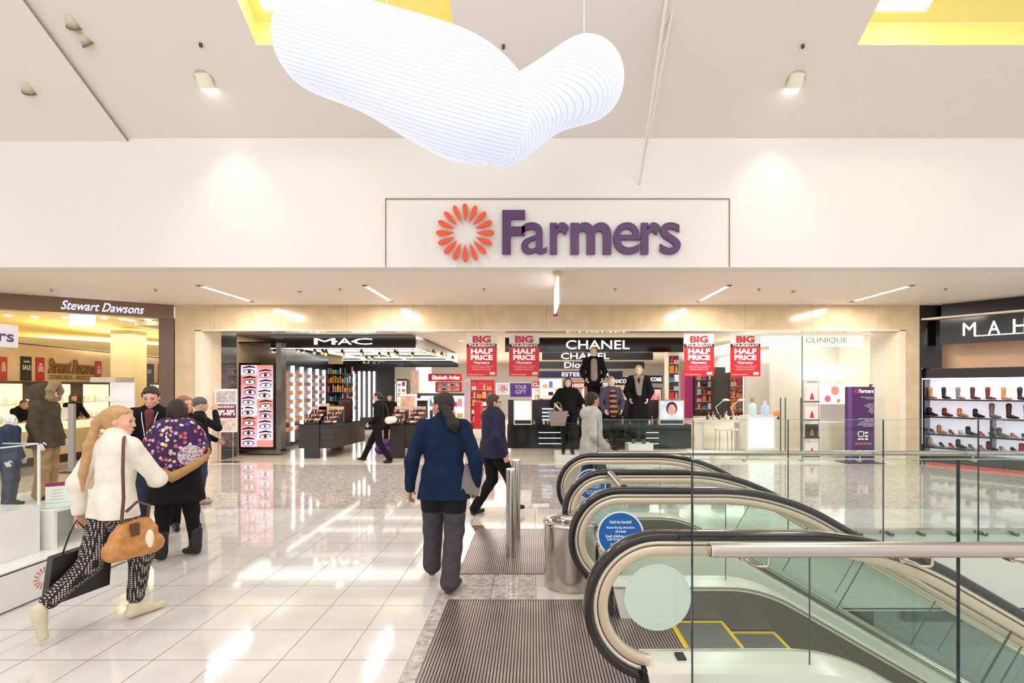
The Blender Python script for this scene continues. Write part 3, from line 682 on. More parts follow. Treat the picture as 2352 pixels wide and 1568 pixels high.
def person(label, X, Yp, rz, h=1.72, skin='light', hair=('short',(60,42,32)), top=None, legs=None, shoes=(30,28,28), J=None, res=.012, look=0, tilt=0,
           fat=1.0, name='person', cat='person', face=True, group=None, z0=0.0, wr=.0, hands=True, handres=None):
    """J overrides joints (metres for a 1.72 m body, x to the person's right... +x, y forward, z up)"""
    s = h/1.72; jt = dict(pel=V3(0,0,.94), hipL=V3(-.09,0,.90), hipR=V3(.09,0,.90), kneL=V3(-.10,.02,.50), kneR=V3(.10,.02,.50), ankL=V3(-.10,-.02,.09), ankR=V3(.10,-.02,.09),
              che=V3(0,0,1.24), shoL=V3(-.175,-.01,1.41), shoR=V3(.175,-.01,1.41), elbL=V3(-.24,-.03,1.13), elbR=V3(.24,-.03,1.13), wriL=V3(-.25,.06,.89), wriR=V3(.25,.06,.89),
              nek=V3(0,-.01,1.47), hed=V3(0,.015,1.605), toeL=None, toeR=None, hdL=None, hdR=None, cuL=.5, cuR=.5, upL=None, upR=None)
    for k_, v in (J or {}).items(): jt[k_] = V3(*v) if isinstance(v, tuple) else v
    for q in 'LR':
        if jt['toe'+q] is None: jt['toe'+q] = jt['ank'+q]+V3((-.02 if q=='L' else .02), .15, -.055)
        if jt['hd'+q] is None: jt['hd'+q] = jt['wri'+q]-jt['elb'+q]
    root = thing(name, label, cat, (X, Yp, z0), rz, group)
    kw = dict(parent=root, sc_=s)
    HP, T, R = head_prims(jt['hed'], look, tilt)
    B = list(HP)
    hb = T(0,-.03,-.05)
    B += [('c', jt['nek']-V3(0,0,.05), hb, .056*fat**.5, .052, 1, .02), ('c', jt['shoL'], jt['shoR'], .06, .06, .8), ('c', jt['che']+V3(0,0,.1), jt['nek'], .11, .05, .8),
          ('c', jt['pel'], jt['che'], .115*fat, .12*fat, .75)]
    for q in 'LR':
        B += [('c', jt['sho'+q], jt['elb'+q], .046, .038, 1), ('c', jt['elb'+q], jt['wri'+q], .036, .026, 1), ('c', jt['hip'+q], jt['kne'+q], .08, .052, 1), ('c', jt['kne'+q], jt['ank'+q], .05, .036, 1)]
        if hands:
            up = jt['up'+q] if jt['up'+q] is not None else V3(1 if q=='L' else -1, 0, 0)
            B += hand(jt['wri'+q], jt['hd'+q], None, up, jt['cu'+q], 1 if q=='L' else -1)
    hr_ = handres or min(res, .008)
    sk = M('skin_'+skin, SKINC[skin], .45 if skin!='white' else .35, var=.04, vscale=20)
    sdf_obj('body', B, sk, res=hr_, k=.03, **kw)
    if face:
        fm = MB()
        for e in (-1,1): c = T(e*.031,.0795,.008); fm.ell(tuple(c*s), .0115*s, .008*s, .0065*s, 10, 6)
        fm.build('eyes', M('eye_dark', (52,38,34), .3), root)
        bm_ = MB(); c0 = [tuple(T(x,.0885,-.0622)*s) for x in (-.02,0,.02)]; bm_.tube(c0, .0042*s, 6); bm_.build('lips', M('lips_'+skin, tuple(int(a*.78) if i else int(a*.85) for i,a in enumerate(SKINC[skin])), .4), root)
        br = MB()
        for e in (-1,1): br.tube([tuple(T(e*x,.088-abs(x)*.22,z)*s) for x,z in ((.014,.027),(.028,.032),(.042,.026))], .0035*s, 6)
        br.build('eyebrows', M('brow_'+str(hair[1]), hair[1], .7), root)
    # hair
    kind, hc_ = hair; hm = M('hair_'+str(hc_), hc_, .5, bump=.6, bscale=120)
    H = []
    if kind in ('short','ponytail','long','bun','bob','crop'):
        H += [('e', T(0,-.026,.046), (.0795,.094,.082), R), ('e', T(0,-.05,.0), (.074,.062,.085), R), ('c', T(-.042,.048,.078), T(.042,.048,.078), .012, .012, 1, .03)]
        for e in (-1,1): H.append(('c', T(e*.07,.015,.05), T(e*.072,.012,.01), .012, .006, 1))
    if kind == 'ponytail':
        pts = hair[2] if len(hair) > 2 else None
    if kind == 'bun': H += [('e', T(.0,-.12,.0), (.05,.045,.05), R)]
    if kind == 'bob': H += [('c', T(-.06,-.03,.02), T(-.065,-.02,-.08), .04, .035, 1), ('c', T(.06,-.03,.02), T(.065,-.02,-.08), .04, .035, 1), ('c', T(0,-.07,.02), T(0,-.075,-.08), .06, .05, 1)]
    if kind == 'long': H += [('c', T(e*.06,-.03,.02), T(e*.085,-.01,-.2), .04, .035, 1) for e in (-1,1)] + [('c', T(0,-.07,.02), T(0,-.09,-.2), .065, .06, 1)]
    if H:
        o_ = sdf_obj('hair', H, hm, res=min(res,.009), k=.02, wr=.0025, **kw)
    # clothes
    if top:
        P = []; fl = .72; i = top.get('inf', .018); hem = top.get('hem', .86); w_ = top.get('w', 1.0)*fat
        P += [('c', jt['shoL']+V3(.02,0,-.01), jt['shoR']+V3(-.02,0,-.01), .062+i, .062+i, .8), ('c', jt['che']+V3(0,0,.12), jt['che']-V3(0,0,.05), (.125+i)*w_, (.128+i)*w_, fl),
              ('c', jt['che'], jt['pel']+V3(0,0,.05), (.125+i)*w_, (.125+i)*w_*top.get('waist',1), fl)]
        if hem < .95:
            for e in (-1,1): P.append(('c', jt['pel']+V3(e*.055,0,.06), V3(jt['pel'][0]+e*.085,jt['pel'][1],hem-.05), (.108+i)*w_, (.120+i)*w_*top.get('flare',1), .9))
        P += [('c', jt['nek']-V3(0,0,.07), jt['nek']-V3(0,0,.02), .085, .066+i*.4, 1)]
        if top.get('collar'): P += [('c', jt['nek']-V3(0,0,.03), jt['nek']+V3(0,0,top['collar']), .066, .064, 1)]
        sr = top.get('sleeve', 1.0)
        if sr > 0:
            for q in 'LR':
                a, b, c = jt['sho'+q], jt['elb'+q], jt['wri'+q]; P += [('c', a, b, .052+i*.6, .043+i*.6, 1, .03)]
                if sr > .5: P.append(('c', b, b+(c-b)*min(1,sr*.97), .043+i*.6, .032+i*.5, 1, .03))
        P += top.get('extra', [])
        o_ = sdf_obj(top.get('name','jacket'), P, top['mat'], res=res, k=.045, wr=wr, cut=hem, **kw)
    if legs:
        P = []; i = legs.get('inf', .015); lf = fat
        P += [('c', jt['pel']+V3(-.03,0,.04), jt['pel']+V3(.03,0,.04), .105*lf+i, .105*lf+i, .85)]
        for q in 'LR':
            hp, kn, an = jt['hip'+q], jt['kne'+q], jt['ank'+q]; cut = legs.get('cut', 1.0)
            P += [('c', hp+V3(0,0,.0), kn, .092*lf+i, .058*lf**.5+i, 1), ('c', kn, kn+(an-kn)*cut, .058*lf**.5+i, (.042+i*legs.get('loose',1.0)), 1)]
        o_ = sdf_obj(legs.get('name','trousers'), P+legs.get('extra', []), legs['mat'], res=res, k=.035, wr=wr, **kw)
    if shoes is not None:
        sm_ = M('shoe_'+str(shoes), shoes, .5)
        for q in 'LR':
            an, to = jt['ank'+q], jt['toe'+q]; d = nrm(to-an); heel = an+V3(0,0,-.052)-V3(d[0],d[1],0)*.035
            P = [('c', heel, to, .034, .032, 1), ('c', an+V3(0,0,.01), an-V3(0,0,.035), .043, .042, 1), ('c', an-V3(0,0,.01), (an+to)/2+V3(0,0,.0), .04, .034, 1)]
            sdf_obj('shoe', P, sm_, res=min(res,.01), k=.025, **kw)
    root['_'] = 0; del root['_']
    return root, jt, T, s

# the hanging cloud body: two bulging arms meeting in a V
def worm(K, n=8):      # smooth chain through (x, y, z, radius) keys
    K = [np.array(q, float) for q in K]; K = [2*K[0]-K[1]]+K+[2*K[-1]-K[-2]]; Q = []
    for i in range(1, len(K)-2):
        for j in range(n+(i == len(K)-3)):
            t_ = j/n; p0, p1, p2, p3 = K[i-1:i+3]
            Q.append(.5*((2*p1)+(p2-p0)*t_+(2*p0-5*p1+4*p2-p3)*t_**2+(3*p1-p0-3*p2+p3)*t_**3))
    return [('c', tuple(q[:3]), tuple(r[:3]), q[3], r[3], 1, .02) for q, r in zip(Q[:-1], Q[1:])]
P = worm([(-2.16,.1,.915,.465),(-1.60,.05,.70,.485),(-1.05,-.03,.42,.54),(-.72,-.08,.24,.55),(-.52,-.05,.15,.50)])
P2 = worm([(-.37,.6,.33,.42),(-.08,.6,.50,.37),(.20,.6,.67,.365),(.585,.6,.85,.43)])
o_ = sdf_obj('front_lobe', P, CLOUD, parent=pl, res=.025, k=.03)
o_ = sdf_obj('back_lobe', P2, CLOUD, parent=pl, res=.03, k=.12)
for x, y, z in ((.57,.6,1.2),(-1.5,.1,1.0)):
    mb = MB(); mb.tube([(x,y,z),(x,y,z+2.6)], .006, 6); mb.build('wire', M('wire_white',(240,240,240),.5), pl)

# ---------------------------------------------------------------- cloth materials
def cloth(name, c, bump=.35, bs=90, rough=.85, var=.12): return M('cloth_'+name, c, rough, bump=bump, bscale=bs, var=var, vscale=14, spec=.2)
t = NT('cloth_polka', .8); X, Y, Z, g = t.pos(True)
mp = t.n('ShaderNodeMapping'); mp.inputs['Rotation'].default_value = (.0,0,0); mp.inputs['Scale'].default_value = (1,1,1); t.put(mp.inputs[0], g)
dd = t.vor(mp.outputs[0], 62, 'Distance', 'F1', .12); t.base(t.mix(t.math('LESS_THAN', dd, .36), col((26,22,24)), col((206,192,182))))
POLKA = t.m
t = NT('cloth_floral', .75); X, Y, Z, g = t.pos(True)
nn_ = t.noise(g, 9, 3); cell = t.vor(g, 26, 'Color'); sp = t.n('ShaderNodeSeparateColor'); t.put(sp.inputs[0], cell); dist = t.vor(g, 26)
base = t.ramp(sp.outputs[0], [(.0,(60,26,84)),(.40,(50,22,74)),(.46,(222,170,120)),(.62,(196,170,196)),(.74,(214,86,92)),(.84,(226,214,206)),(.92,(120,60,150))])
base.node.color_ramp.interpolation = 'CONSTANT'
big = t.math('LESS_THAN', t.math('SQRT', t.math('ADD', t.math('POWER', t.math('SUBTRACT', X, .15), 2.0), t.math('POWER', t.math('SUBTRACT', Z, 1.1), 2.0))), .105)
pet = t.math('LESS_THAN', t.math('ADD', dist, t.math('MULTIPLY', nn_, .25)), .62)
c1 = t.mix(pet, col((48,22,72)), base); c2 = t.mix(big, c1, t.ramp(t.noise(g, 60, 4), [(.42,(120,90,150)),(.5,(218,200,186)),(.7,(206,188,176))]))
t.base(c2); FLORAL = t.m
t = NT('cloth_stripe', .8); X, Y, Z, g = t.pos(True)
t.base(t.mix(t.grid(Z, .02, .13, .06), col((22,18,20)), col((176,112,62)))); STRIPE = t.m
CB = cloth('black', (22,20,22)); NAVY = cloth('navy_fleece', (26,38,66), .5, 140, .95); NAVY2 = cloth('navy_jacket', (44,44,66)); PANTS = cloth('work_grey', (72,68,72)); PANTSB = cloth('work_black', (30,27,30))
CREAMF = cloth('cream_fleece', (240,230,216), .4, 200, .95, .05); HOOD = cloth('hoodie_grey', (186,184,180)); PARKA = cloth('parka', (78,70,54), .5, 40); CARGO = cloth('cargo', (176,142,102), .6, 30)
DENIM = cloth('denim', (56,64,88))

# 1 woman in cream fleece striding away to the right, in the foreground
J = dict(pel=(0,0,.93), hipL=(-.085,0,.9), hipR=(.085,0,.9), kneR=(.07,.16,.50), ankR=(.03,.13,.10), toeR=(.03,.33,.035), kneL=(-.06,-.13,.50), ankL=(-.06,-.42,.27), toeL=(-.06,-.40,.07),
    elbR=(.215,.20,1.13), wriR=(-.02,.30,1.07), elbL=(-.25,-.12,1.12), wriL=(-.27,-.10,.88), nek=(0,.02,1.47), hed=(0,.05,1.595), che=(0,.02,1.24), shoR=(.18,.03,1.40), shoL=(-.18,0,1.40))
pn, jt, T, s = person('blonde ponytailed woman in a cream fleece and spotted trousers striding past the display plinth', -3.2, 3.80, -.43, 1.66, 'light', ('none',(150,112,76)),
   top=dict(mat=CREAMF, name='fleece_top', inf=.034, hem=.855, flare=1.05, collar=.03, w=.95), legs=dict(mat=POLKA, cut=.80, inf=.02, loose=.9), shoes=(214,200,170), J=J, res=.009, look=-.85, tilt=.08, wr=.0025)
HM = M('hair_blonde', (190,146,94), .4, bump=.25, bscale=90, var=.12, vscale=30)
R_ = T(0,0,0)
Hp = [('e', T(0,-.024,.046), (.081,.097,.084), None), ('e', T(0,-.05,.0), (.076,.066,.085), None), ('c', T(-.04,.046,.078), T(.04,.046,.078), .012,.012,1,.03), ('c', T(0,-.10,.05), T(0,-.16,-.02), .04,.035,1), ('c', T(0,-.15,-.02), T(0,-.19,-.20), .03,.036,1), ('c', T(0,-.19,-.20), T(.01,-.21,-.42), .036,.028,1), ('c', T(.01,-.21,-.42), T(.01,-.20,-.56), .028,.008,1)]
sdf_obj('hair', Hp, HM, parent=pn, res=.009, k=.02, sc_=s)
# her tan shoulder bag and black carrier
TANL = M('tan_leather', (188,128,66), .4, var=.15, vscale=20); BRL = M('brown_leather', (92,58,40), .45)
bag = thing('shoulder_bag', 'tan leather shoulder bag at the hip of the woman in cream', 'bag', (-2.93,3.66,.70), -.43)
sdf_obj('pouch', [('c', (0,-.12,-.07), (0,.12,-.07), .075,.075,1), ('c', (0,-.09,.02), (0,.10,.03), .065,.06,1), ('c', (0,-.07,.09), (0,.08,.10), .035,.035,1)], TANL, parent=bag, res=.009, k=.03, wr=.004)
mb = MB(); mb.ell((.062,.07,-.02), .022,.03,.07); mb.build('white_panel', M('bag_white',(240,226,206),.5), bag)
mb = MB(); mb.tube([(0,-.08,.11),(.01,-.07,.3),(-.0,-.07,.5),(-.035,-.05,.66),(-.09,-.02,.72),(-.16,.02,.73)], .011, 8); mb.tube([(0,.09,.12),(.02,.09,.22),(.0,.02,.26),(0,-.05,.2)], .011, 8); mb.build('strap', BRL, bag)
mb = MB(); mb.box(.045,.075,-.05,.0,.03,.12); mb.build('dark_tab', BRL, bag)
bag = thing('shopping_bag', 'flat black paper carrier bag swinging behind the woman in cream', 'bag', (-3.40,3.74,.24), -.43)
mb = MB(); mb.prism([(-.04,-.21,0.0),(-.04,.17,.03),(-.04,.19,.38),(-.04,-.17,.34)], (.08,0,0)); mb.build('body', M('bag_black',(22,18,20),.35), bag)
mb = MB(); mb.tube([(0,-.1,.35),(0,-.06,.48),(0,-.02,.57),(0,.03,.5),(0,.09,.37)], .006, 6); mb.build('handle', BLACKM, bag)

# 2 woman in a floral shawl, seen from behind
J = dict(kneL=(-.12,.03,.50), ankL=(-.13,-.03,.10), toeL=(-.23,.06,.035), kneR=(.13,.05,.5), ankR=(.17,.03,.1), toeR=(.06,.13,.035), elbL=(-.21,.12,1.14), wriL=(-.12,.34,1.12), elbR=(.21,.08,1.12), wriR=(.10,.28,1.07))
pn, jt, T, s = person('woman in a purple floral shawl and black boots, seen from behind', -3.77, 5.27, .45, 1.67, 'light', ('bob',(44,28,24)),
   top=dict(mat=CB, name='dress', inf=.03, hem=.62, flare=1.12, w=1.02), legs=dict(mat=CB, name='leggings', inf=.012, loose=.8), shoes=(26,24,26), J=J, res=.011, fat=1.14, look=.35, face=False, wr=.002)
for q in 'LR':
    a = jt['ank'+q]; sdf_obj('boot_shaft', [('c', a-V3(0,0,.02), a+V3(0,.01,.17), .062,.066,1)], M('shoe_(26, 24, 26)',(26,24,26)), parent=pn, res=.012, k=.02, sc_=s)
mb = MB(); NS = 40; rows = []
for i, q in enumerate([0,.06,.14,.22,.30,.40,.52,.64,.76,.86,1.0]):
    r = []
    for j in range(NS):
        a = 2*PI*j/NS; da = abs((a+PI/2+PI) % (2*PI)-PI)/(PI/2); hz = .86+.27*min(da,1)-.12*max(0,da-1)+.05*(math.cos(a) < 0)*min(da,1)
        if q < .3: g_ = (q/.3)**.75; rx, ry, zz = .075+(.215-.075)*g_, .07+(.15-.07)*g_, 1.515-.09*(q/.3)**1.8
        else: g_ = (q-.3)/.7; rx, ry, zz = .215+.085*g_**.7, .15+.05*g_**.6, 1.425+(hz-1.425)*g_
        wv = 1+(.03*math.sin(a*7+q*5)+.025*math.sin(a*12-q*7))*q
        r.append((rx*wv*math.cos(a), ry*wv*math.sin(a)-.02, zz*s))
    rows.append(r)
mb.rings(rows[:10], 0, False); mb.rings(rows[9:], 1, False)
sh = mb.build('shawl', [FLORAL, cloth('shawl_tan',(186,142,92))], pn); m_ = sh.modifiers.new('solid','SOLIDIFY'); m_.thickness = .012; tag(sh, 'purple floral shawl with a tan border')

# 3 man in dark jacket facing us, looking down
J = dict(elbL=(-.25,.06,1.14), wriL=(-.12,.30,1.12), elbR=(.25,.06,1.14), wriR=(.14,.3,1.1), hed=(0,.035,1.60))
pn, jt, T, s = person('dark-haired man in a black zip jacket facing us and looking down', -4.42, 5.78, PI+.45, 1.81, 'light', ('crop',(50,36,28)),
   top=dict(mat=CB, inf=.03, hem=.84, collar=.02), legs=dict(mat=DENIM), shoes=(30,26,28), J=J, res=.011, look=.0, tilt=.28, wr=.003)
WP = M('white_piping',(230,228,224),.5)
mb = MB(); mb.tube([(-.075,.09,1.52),(-.06,.15,1.44),(-.035,.175,1.30),(-.02,.18,1.1)], .005, 6); mb.build('zip_piping', WP, pn)
mb = MB(); mb.tube([(.075,.09,1.52),(.06,.15,1.44),(.035,.175,1.30),(.02,.18,1.1)], .005, 6); mb.build('zip_piping', WP, pn)
sdf_obj('shirt', [('c', (0,.10,1.44), (0,.135,1.18), .045,.02,1)], cloth('plaid',(116,60,66)), parent=pn, res=.01, k=.02, sc_=s)
# 4, 5 two people passing behind
J = dict(elbL=(-.24,.0,1.12), wriL=(-.2,.2,1.0))
person('red-haired woman in a dark top passing behind the woman in the shawl', -4.47, 6.4, PI+.9, 1.69, 'light', ('long',(176,112,74)), top=dict(mat=CB, inf=.02), legs=dict(mat=CB), shoes=(40,36,36), J=J, res=.014, look=.3)
J = dict(elbR=(.30,.22,1.24), wriR=(.10,.20,1.50), hdR=(-.3,.1,.9), elbL=(-.24,.05,1.12), wriL=(-.2,.25,1.0), cuR=.8)
pn, jt, T, s = person('person in a grey beanie and black top raising an arm to the face', -5.18, 7.75, -.9, 1.64, 'light', ('none',(60,50,50)), top=dict(mat=CB, inf=.02), legs=dict(mat=DENIM), shoes=(180,150,140), J=J, res=.014)
sdf_obj('beanie', [('e', T(0,-.02,.055), (.088,.104,.082), None), ('c', T(-.05,.05,.05), T(.05,.05,.05), .03,.03,1), ('e', T(0,-.1,.03), (.06,.05,.06), None)], cloth('beanie_grey',(108,108,116)), parent=pn, res=.012, k=.02, sc_=s)

# 6 man in navy fleece walking away
J = dict(pel=(0,0,.93), hipL=(-.095,0,.9), hipR=(.095,0,.9), kneR=(.085,.03,.50), ankR=(.075,-.10,.10), toeR=(.11,.10,.035), kneL=(-.13,.13,.50), ankL=(-.15,.17,.15), toeL=(-.19,.32,.05),
    shoL=(-.175,-.01,1.41), shoR=(.175,-.01,1.41), elbL=(-.27,-.05,1.13), wriL=(-.30,.0,.88), elbR=(.29,-.03,1.13), wriR=(.27,.07,.89), nek=(.01,0,1.47), hed=(-.02,.02,1.60), cuL=.55, cuR=1.1)
pn, jt, T, s = person('man with a dark curly ponytail in a navy fleece jacket walking away from us', -.80, 4.46, -.06, 1.755, 'tan', ('short',(36,26,24)),
   top=dict(mat=NAVY, inf=.028, hem=.80, flare=1.0, w=1.06, waist=1.0, collar=.05), legs=dict(mat=PANTS, inf=.026, loose=1.5), shoes=(62,50,42), J=J, res=.009, look=1.05, tilt=.0, wr=.004)
sdf_obj('seat_panel', [('c', jt['pel']+V3(-.03,0,.04), jt['pel']+V3(.03,0,.04), .134,.134,.85), ('c', jt['hipL'], V3(-.108,.05,.66), .121,.10,1), ('c', jt['hipR'], V3(.090,.01,.66), .121,.10,1)], PANTSB, parent=pn, res=.012, k=.03, sc_=s, cut=.68)
sdf_obj('ponytail', [('c', (.03,-.09,1.60), (.07,-.12,1.53), .035,.04,1), ('c', (.07,-.12,1.53), (.11,-.12,1.45), .045,.055,1), ('c', (.11,-.12,1.45), (.13,-.12,1.40), .05,.02,1)], M('hair_curly',(34,24,22),.55,bump=1.2,bscale=50), parent=pn, res=.009, k=.02, sc_=s, wr=.008)
fo = thing('folder', 'grey folder carried flat under the arm of the man in navy', 'folder', (-.545,4.44,.98), .75)
mb = MB(); mb.obox((0,0,0), (.10,0,-.03), (0,.008,0), (.03,0,.125)); mb.build('cover', M('folder_grey',(128,120,116),.5), fo)
mb = MB(); mb.obox((.105,0,-.03), (.004,0,0), (0,.009,0), (.03,0,.125)); mb.build('paper_edge', WHITE, fo)

# 7 man in glasses and navy jacket
J = dict(kneL=(-.10,.04,.5), ankL=(-.20,-.20,.09), toeL=(-.24,-.04,.035), kneR=(.10,.22,.52), ankR=(.12,.27,.16), toeR=(.12,.42,.09), elbR=(.25,-.12,1.13), wriR=(.27,.0,.90), elbL=(-.25,.05,1.13), wriL=(-.24,.2,.95))
pn, jt, T, s = person('man with glasses in a dark blue jacket walking to the right', -.56, 7.02, -.95, 1.70, 'light', ('crop',(74,52,42)),
   top=dict(mat=NAVY2, inf=.04, hem=.84, w=1.15, collar=.03), legs=dict(mat=CB, inf=.022, loose=1.2), shoes=(24,22,24), J=J, res=.011, look=-.35, fat=1.05, wr=.003)
mb = MB(); mb.tube([tuple(T(x,y,.012)*s) for x,y in ((-.082,-.01),(-.07,.06),(-.03,.096),(.03,.096),(.07,.06),(.082,-.01))], .0045, 6); mb.build('glasses', BLACK, pn)
# 8 smiling man in a grey hoodie
J = dict(elbR=(.25,-.06,1.13), wriR=(.22,.12,.96), elbL=(-.25,.04,1.13), wriL=(-.22,.24,1.0), kneR=(.1,.15,.5), ankR=(.1,.25,.1), kneL=(-.1,-.05,.5), ankL=(-.1,-.3,.2), toeL=(-.1,-.24,.05))
pn, jt, T, s = person('smiling dark-haired man in a pale grey hoodie behind the escalators', .84, 7.15, -1.30, 1.73, 'tan', ('crop',(30,24,24)),
   top=dict(mat=HOOD, inf=.042, hem=.82, w=1.08, extra=[('c',(-.05,-.09,1.45),(.05,-.09,1.45),.06,.06,1),('c',(-.03,-.12,1.40),(.03,-.12,1.40),.05,.05,1)]), legs=dict(mat=DENIM), shoes=(60,56,60), J=J, res=.011, look=.25, wr=.003)
mb = MB(); mb.ell(tuple(T(0,.088,-.064)*s), .022,.01,.007); mb.build('teeth', M('teeth',(245,240,235),.3), pn)
# 9 woman in black walking left in front of the cosmetics shop
J = dict(kneR=(.08,.22,.52), ankR=(.08,.42,.11), toeR=(.08,.56,.07), kneL=(-.08,-.05,.5), ankL=(-.08,-.32,.10), toeL=(-.08,-.18,.03), elbL=(-.22,-.06,1.14), wriL=(-.2,.14,.96), elbR=(.22,.02,1.14), wriR=(.18,.22,.98), hed=(0,.04,1.59))
person('woman in black with hair tied back walking left past the cosmetics counters', -3.72, 12.0, 1.45, 1.70, 'light', ('bun',(46,32,28)), top=dict(mat=CB, inf=.022, hem=.84), legs=dict(mat=CB, inf=.02, loose=1.2), shoes=(24,20,22), J=J, res=.013, look=.1, tilt=.1)
o = thing('clipboard', 'dark tablet case held in front by the woman walking left', 'folder', (-3.96,11.86,.98), 0)
MB().obox((0,0,0), (.15,.03,0), (.0,.012,0), (0,0,.12)).build('cover', M('case_dark',(40,40,48),.3), o)
o = thing('handbag', 'small white handbag behind the woman walking left', 'bag', (-3.40,11.9,1.02), 0)
sdf_obj('pouch', [('c', (-.06,0,0), (.07,0,.02), .09,.08,.5)], M('bag_white',(240,226,206),.5), parent=o, res=.015, k=.03); MB().tube([(-.05,0,.08),(-.08,.03,.25),(-.14,.05,.4)], .008, 6).build('strap', BRL, o)
# 10 shop assistant
person('long-haired smiling woman in black standing behind the makeup counters', -4.33, 15.0, PI+.2, 1.60, 'light', ('long',(60,34,26)), top=dict(mat=CB, inf=.02), legs=dict(mat=CB), res=.017, handres=.013)
person('jewellery shop assistant bent over the glass counter, far left', -12.35, 11.95, -1.9, 1.62, 'tan', ('crop',(90,60,44)), top=dict(mat=CB, inf=.02), legs=dict(mat=CB), J=dict(che=(0,.12,1.2),nek=(0,.22,1.38),hed=(0,.28,1.48),shoL=(-.175,.2,1.33),shoR=(.175,.2,1.33),elbL=(-.22,.32,1.1),elbR=(.22,.32,1.1),wriL=(-.15,.5,1.05),wriR=(.15,.5,1.05)), res=.018, handres=.013)
person('curly-haired jewellery shop assistant in black beside the lit cabinets', -12.55, 13.6, -1.8, 1.62, 'light', ('bob',(120,76,50)), top=dict(mat=CB, inf=.02), legs=dict(mat=CB), J=dict(elbL=(-.22,.2,1.1),elbR=(.22,.2,1.1),wriL=(-.15,.4,1.05),wriR=(.15,.4,1.05)), res=.018, handres=.013)

# ---------------------------------------------------------------- mannequins
def mq(label, X, Y, rz, h, z0, hair, J=None, **k):
    return person(label, X, Y, rz, h, 'mannequin', hair, J=J, res=.015, name='mannequin', cat='mannequin', z0=z0, group=None, handres=.01, **k)
J = dict(elbL=(-.34,.05,1.15), wriL=(-.36,.12,.95), elbR=(.34,.0,1.18), wriR=(.20,.14,1.02), kneL=(-.1,.02,.5), toeL=(-.11,.12,.03), toeR=(.11,.12,.03))
mq('mannequin in a black poncho, leftmost of the four in the shop window', .86, 12.45, PI, 1.90, .15, ('bob',(70,44,34)), J, top=dict(mat=CB, name='poncho', inf=.02, hem=.9, sleeve=.45, collar=.05, extra=[('c',(-.17,0,1.36),(-.32,0,1.12),.09,.10,.7),('c',(.17,0,1.36),(.32,0,1.12),.09,.10,.7),('c',(0,0,1.3),(0,0,1.0),.19,.21,.7)]), legs=dict(mat=CB, name='leggings', inf=.004), shoes=(24,20,20))
CAMEL = cloth('camel',(190,140,96)); GRY = cloth('grey_knit',(160,148,146))
J = dict(elbL=(-.27,.0,1.14), wriL=(-.2,.12,.98), elbR=(.27,.0,1.14), wriR=(.2,.12,.98))
pn, jt, T, s = mq('mannequin in a long black and camel coat raised above the other three', 1.56, 12.95, PI, 1.90, .95, ('crop',(206,160,110)), J, top=dict(mat=CB, name='coat', inf=.03, hem=.80), legs=dict(mat=CB), shoes=(24,20,20))
sdf_obj('knit_top', [('c',(0,.10,1.38),(0,.12,1.0),.075,.085,.6)], GRY, parent=pn, res=.014, k=.02, sc_=s)
for e in (-1,1): sdf_obj('coat_skirt', [('c',(e*.15,0,.82),(e*.16,0,.52),.06,.065,1.3)], CAMEL, parent=pn, res=.014, k=.02, sc_=s)
pn, jt, T, s = mq('mannequin in a striped orange top and purple-grey jacket, third in the shop window', 1.95, 12.5, PI+.2, 1.92, .15, ('crop',(206,160,110)), J, top=dict(mat=cloth('mauve_jacket',(84,76,96)), inf=.03, hem=.9), legs=dict(mat=CB, inf=.01), shoes=(24,20,20))
sdf_obj('striped_top', [('c',(0,.10,1.36),(0,.13,.92),.08,.10,.6)], STRIPE, parent=pn, res=.014, k=.02, sc_=s)
pn, jt, T, s = mq('mannequin in a long black coat and grey scarf, rightmost in the shop window', 2.66, 12.6, PI-.2, 1.96, .40, ('crop',(206,170,120)), J, top=dict(mat=CB, name='coat', inf=.04, hem=.52, flare=1.1), legs=dict(mat=CB), shoes=(88,72,58))
sdf_obj('scarf', [('c',(-.07,.06,1.46),(.07,.06,1.46),.05,.05,1),('c',(-.06,.11,1.42),(-.02,.15,1.08),.04,.035,1),('c',(.06,.11,1.42),(.02,.15,1.1),.04,.035,1)], cloth('scarf',(150,140,132),.9,60), parent=pn, res=.012, k=.03, sc_=s, wr=.006)
o = thing('tote_bag', 'taupe leather tote held by the mannequin in the poncho', 'bag', (.60,12.2,.87), 0)
mb = MB(); mb.prism([(-.18,-.07,0),(.17,-.07,0),(.25,-.07,.36),(-.24,-.07,.36)], (0,.14,0)); mb.build('body', M('taupe_leather',(150,132,124),.4), o)
mb = MB(); mb.tube([(-.1,0,.36),(-.07,0,.52),(0,0,.58),(.07,0,.52),(.1,0,.36)], .012, 8); mb.build('handle', M('taupe_handle',(176,156,140),.4), o)
o = tag(MB().box(2.36,2.97,12.35,12.85,.15,.40).build('display_box', WHITE), 'white display box under the boots of the coat mannequin', 'plinth')
o = tag(MB().box(1.28,1.84,12.7,13.2,.15,.95).build('display_box', BLACK), 'tall dark display box under the raised mannequin', 'plinth')
o = tag(MB().box(.55,4.3,12.15,13.25,.0,.15).build('window_platform', WHITE), 'low white platform carrying the four window mannequins', 'platform')
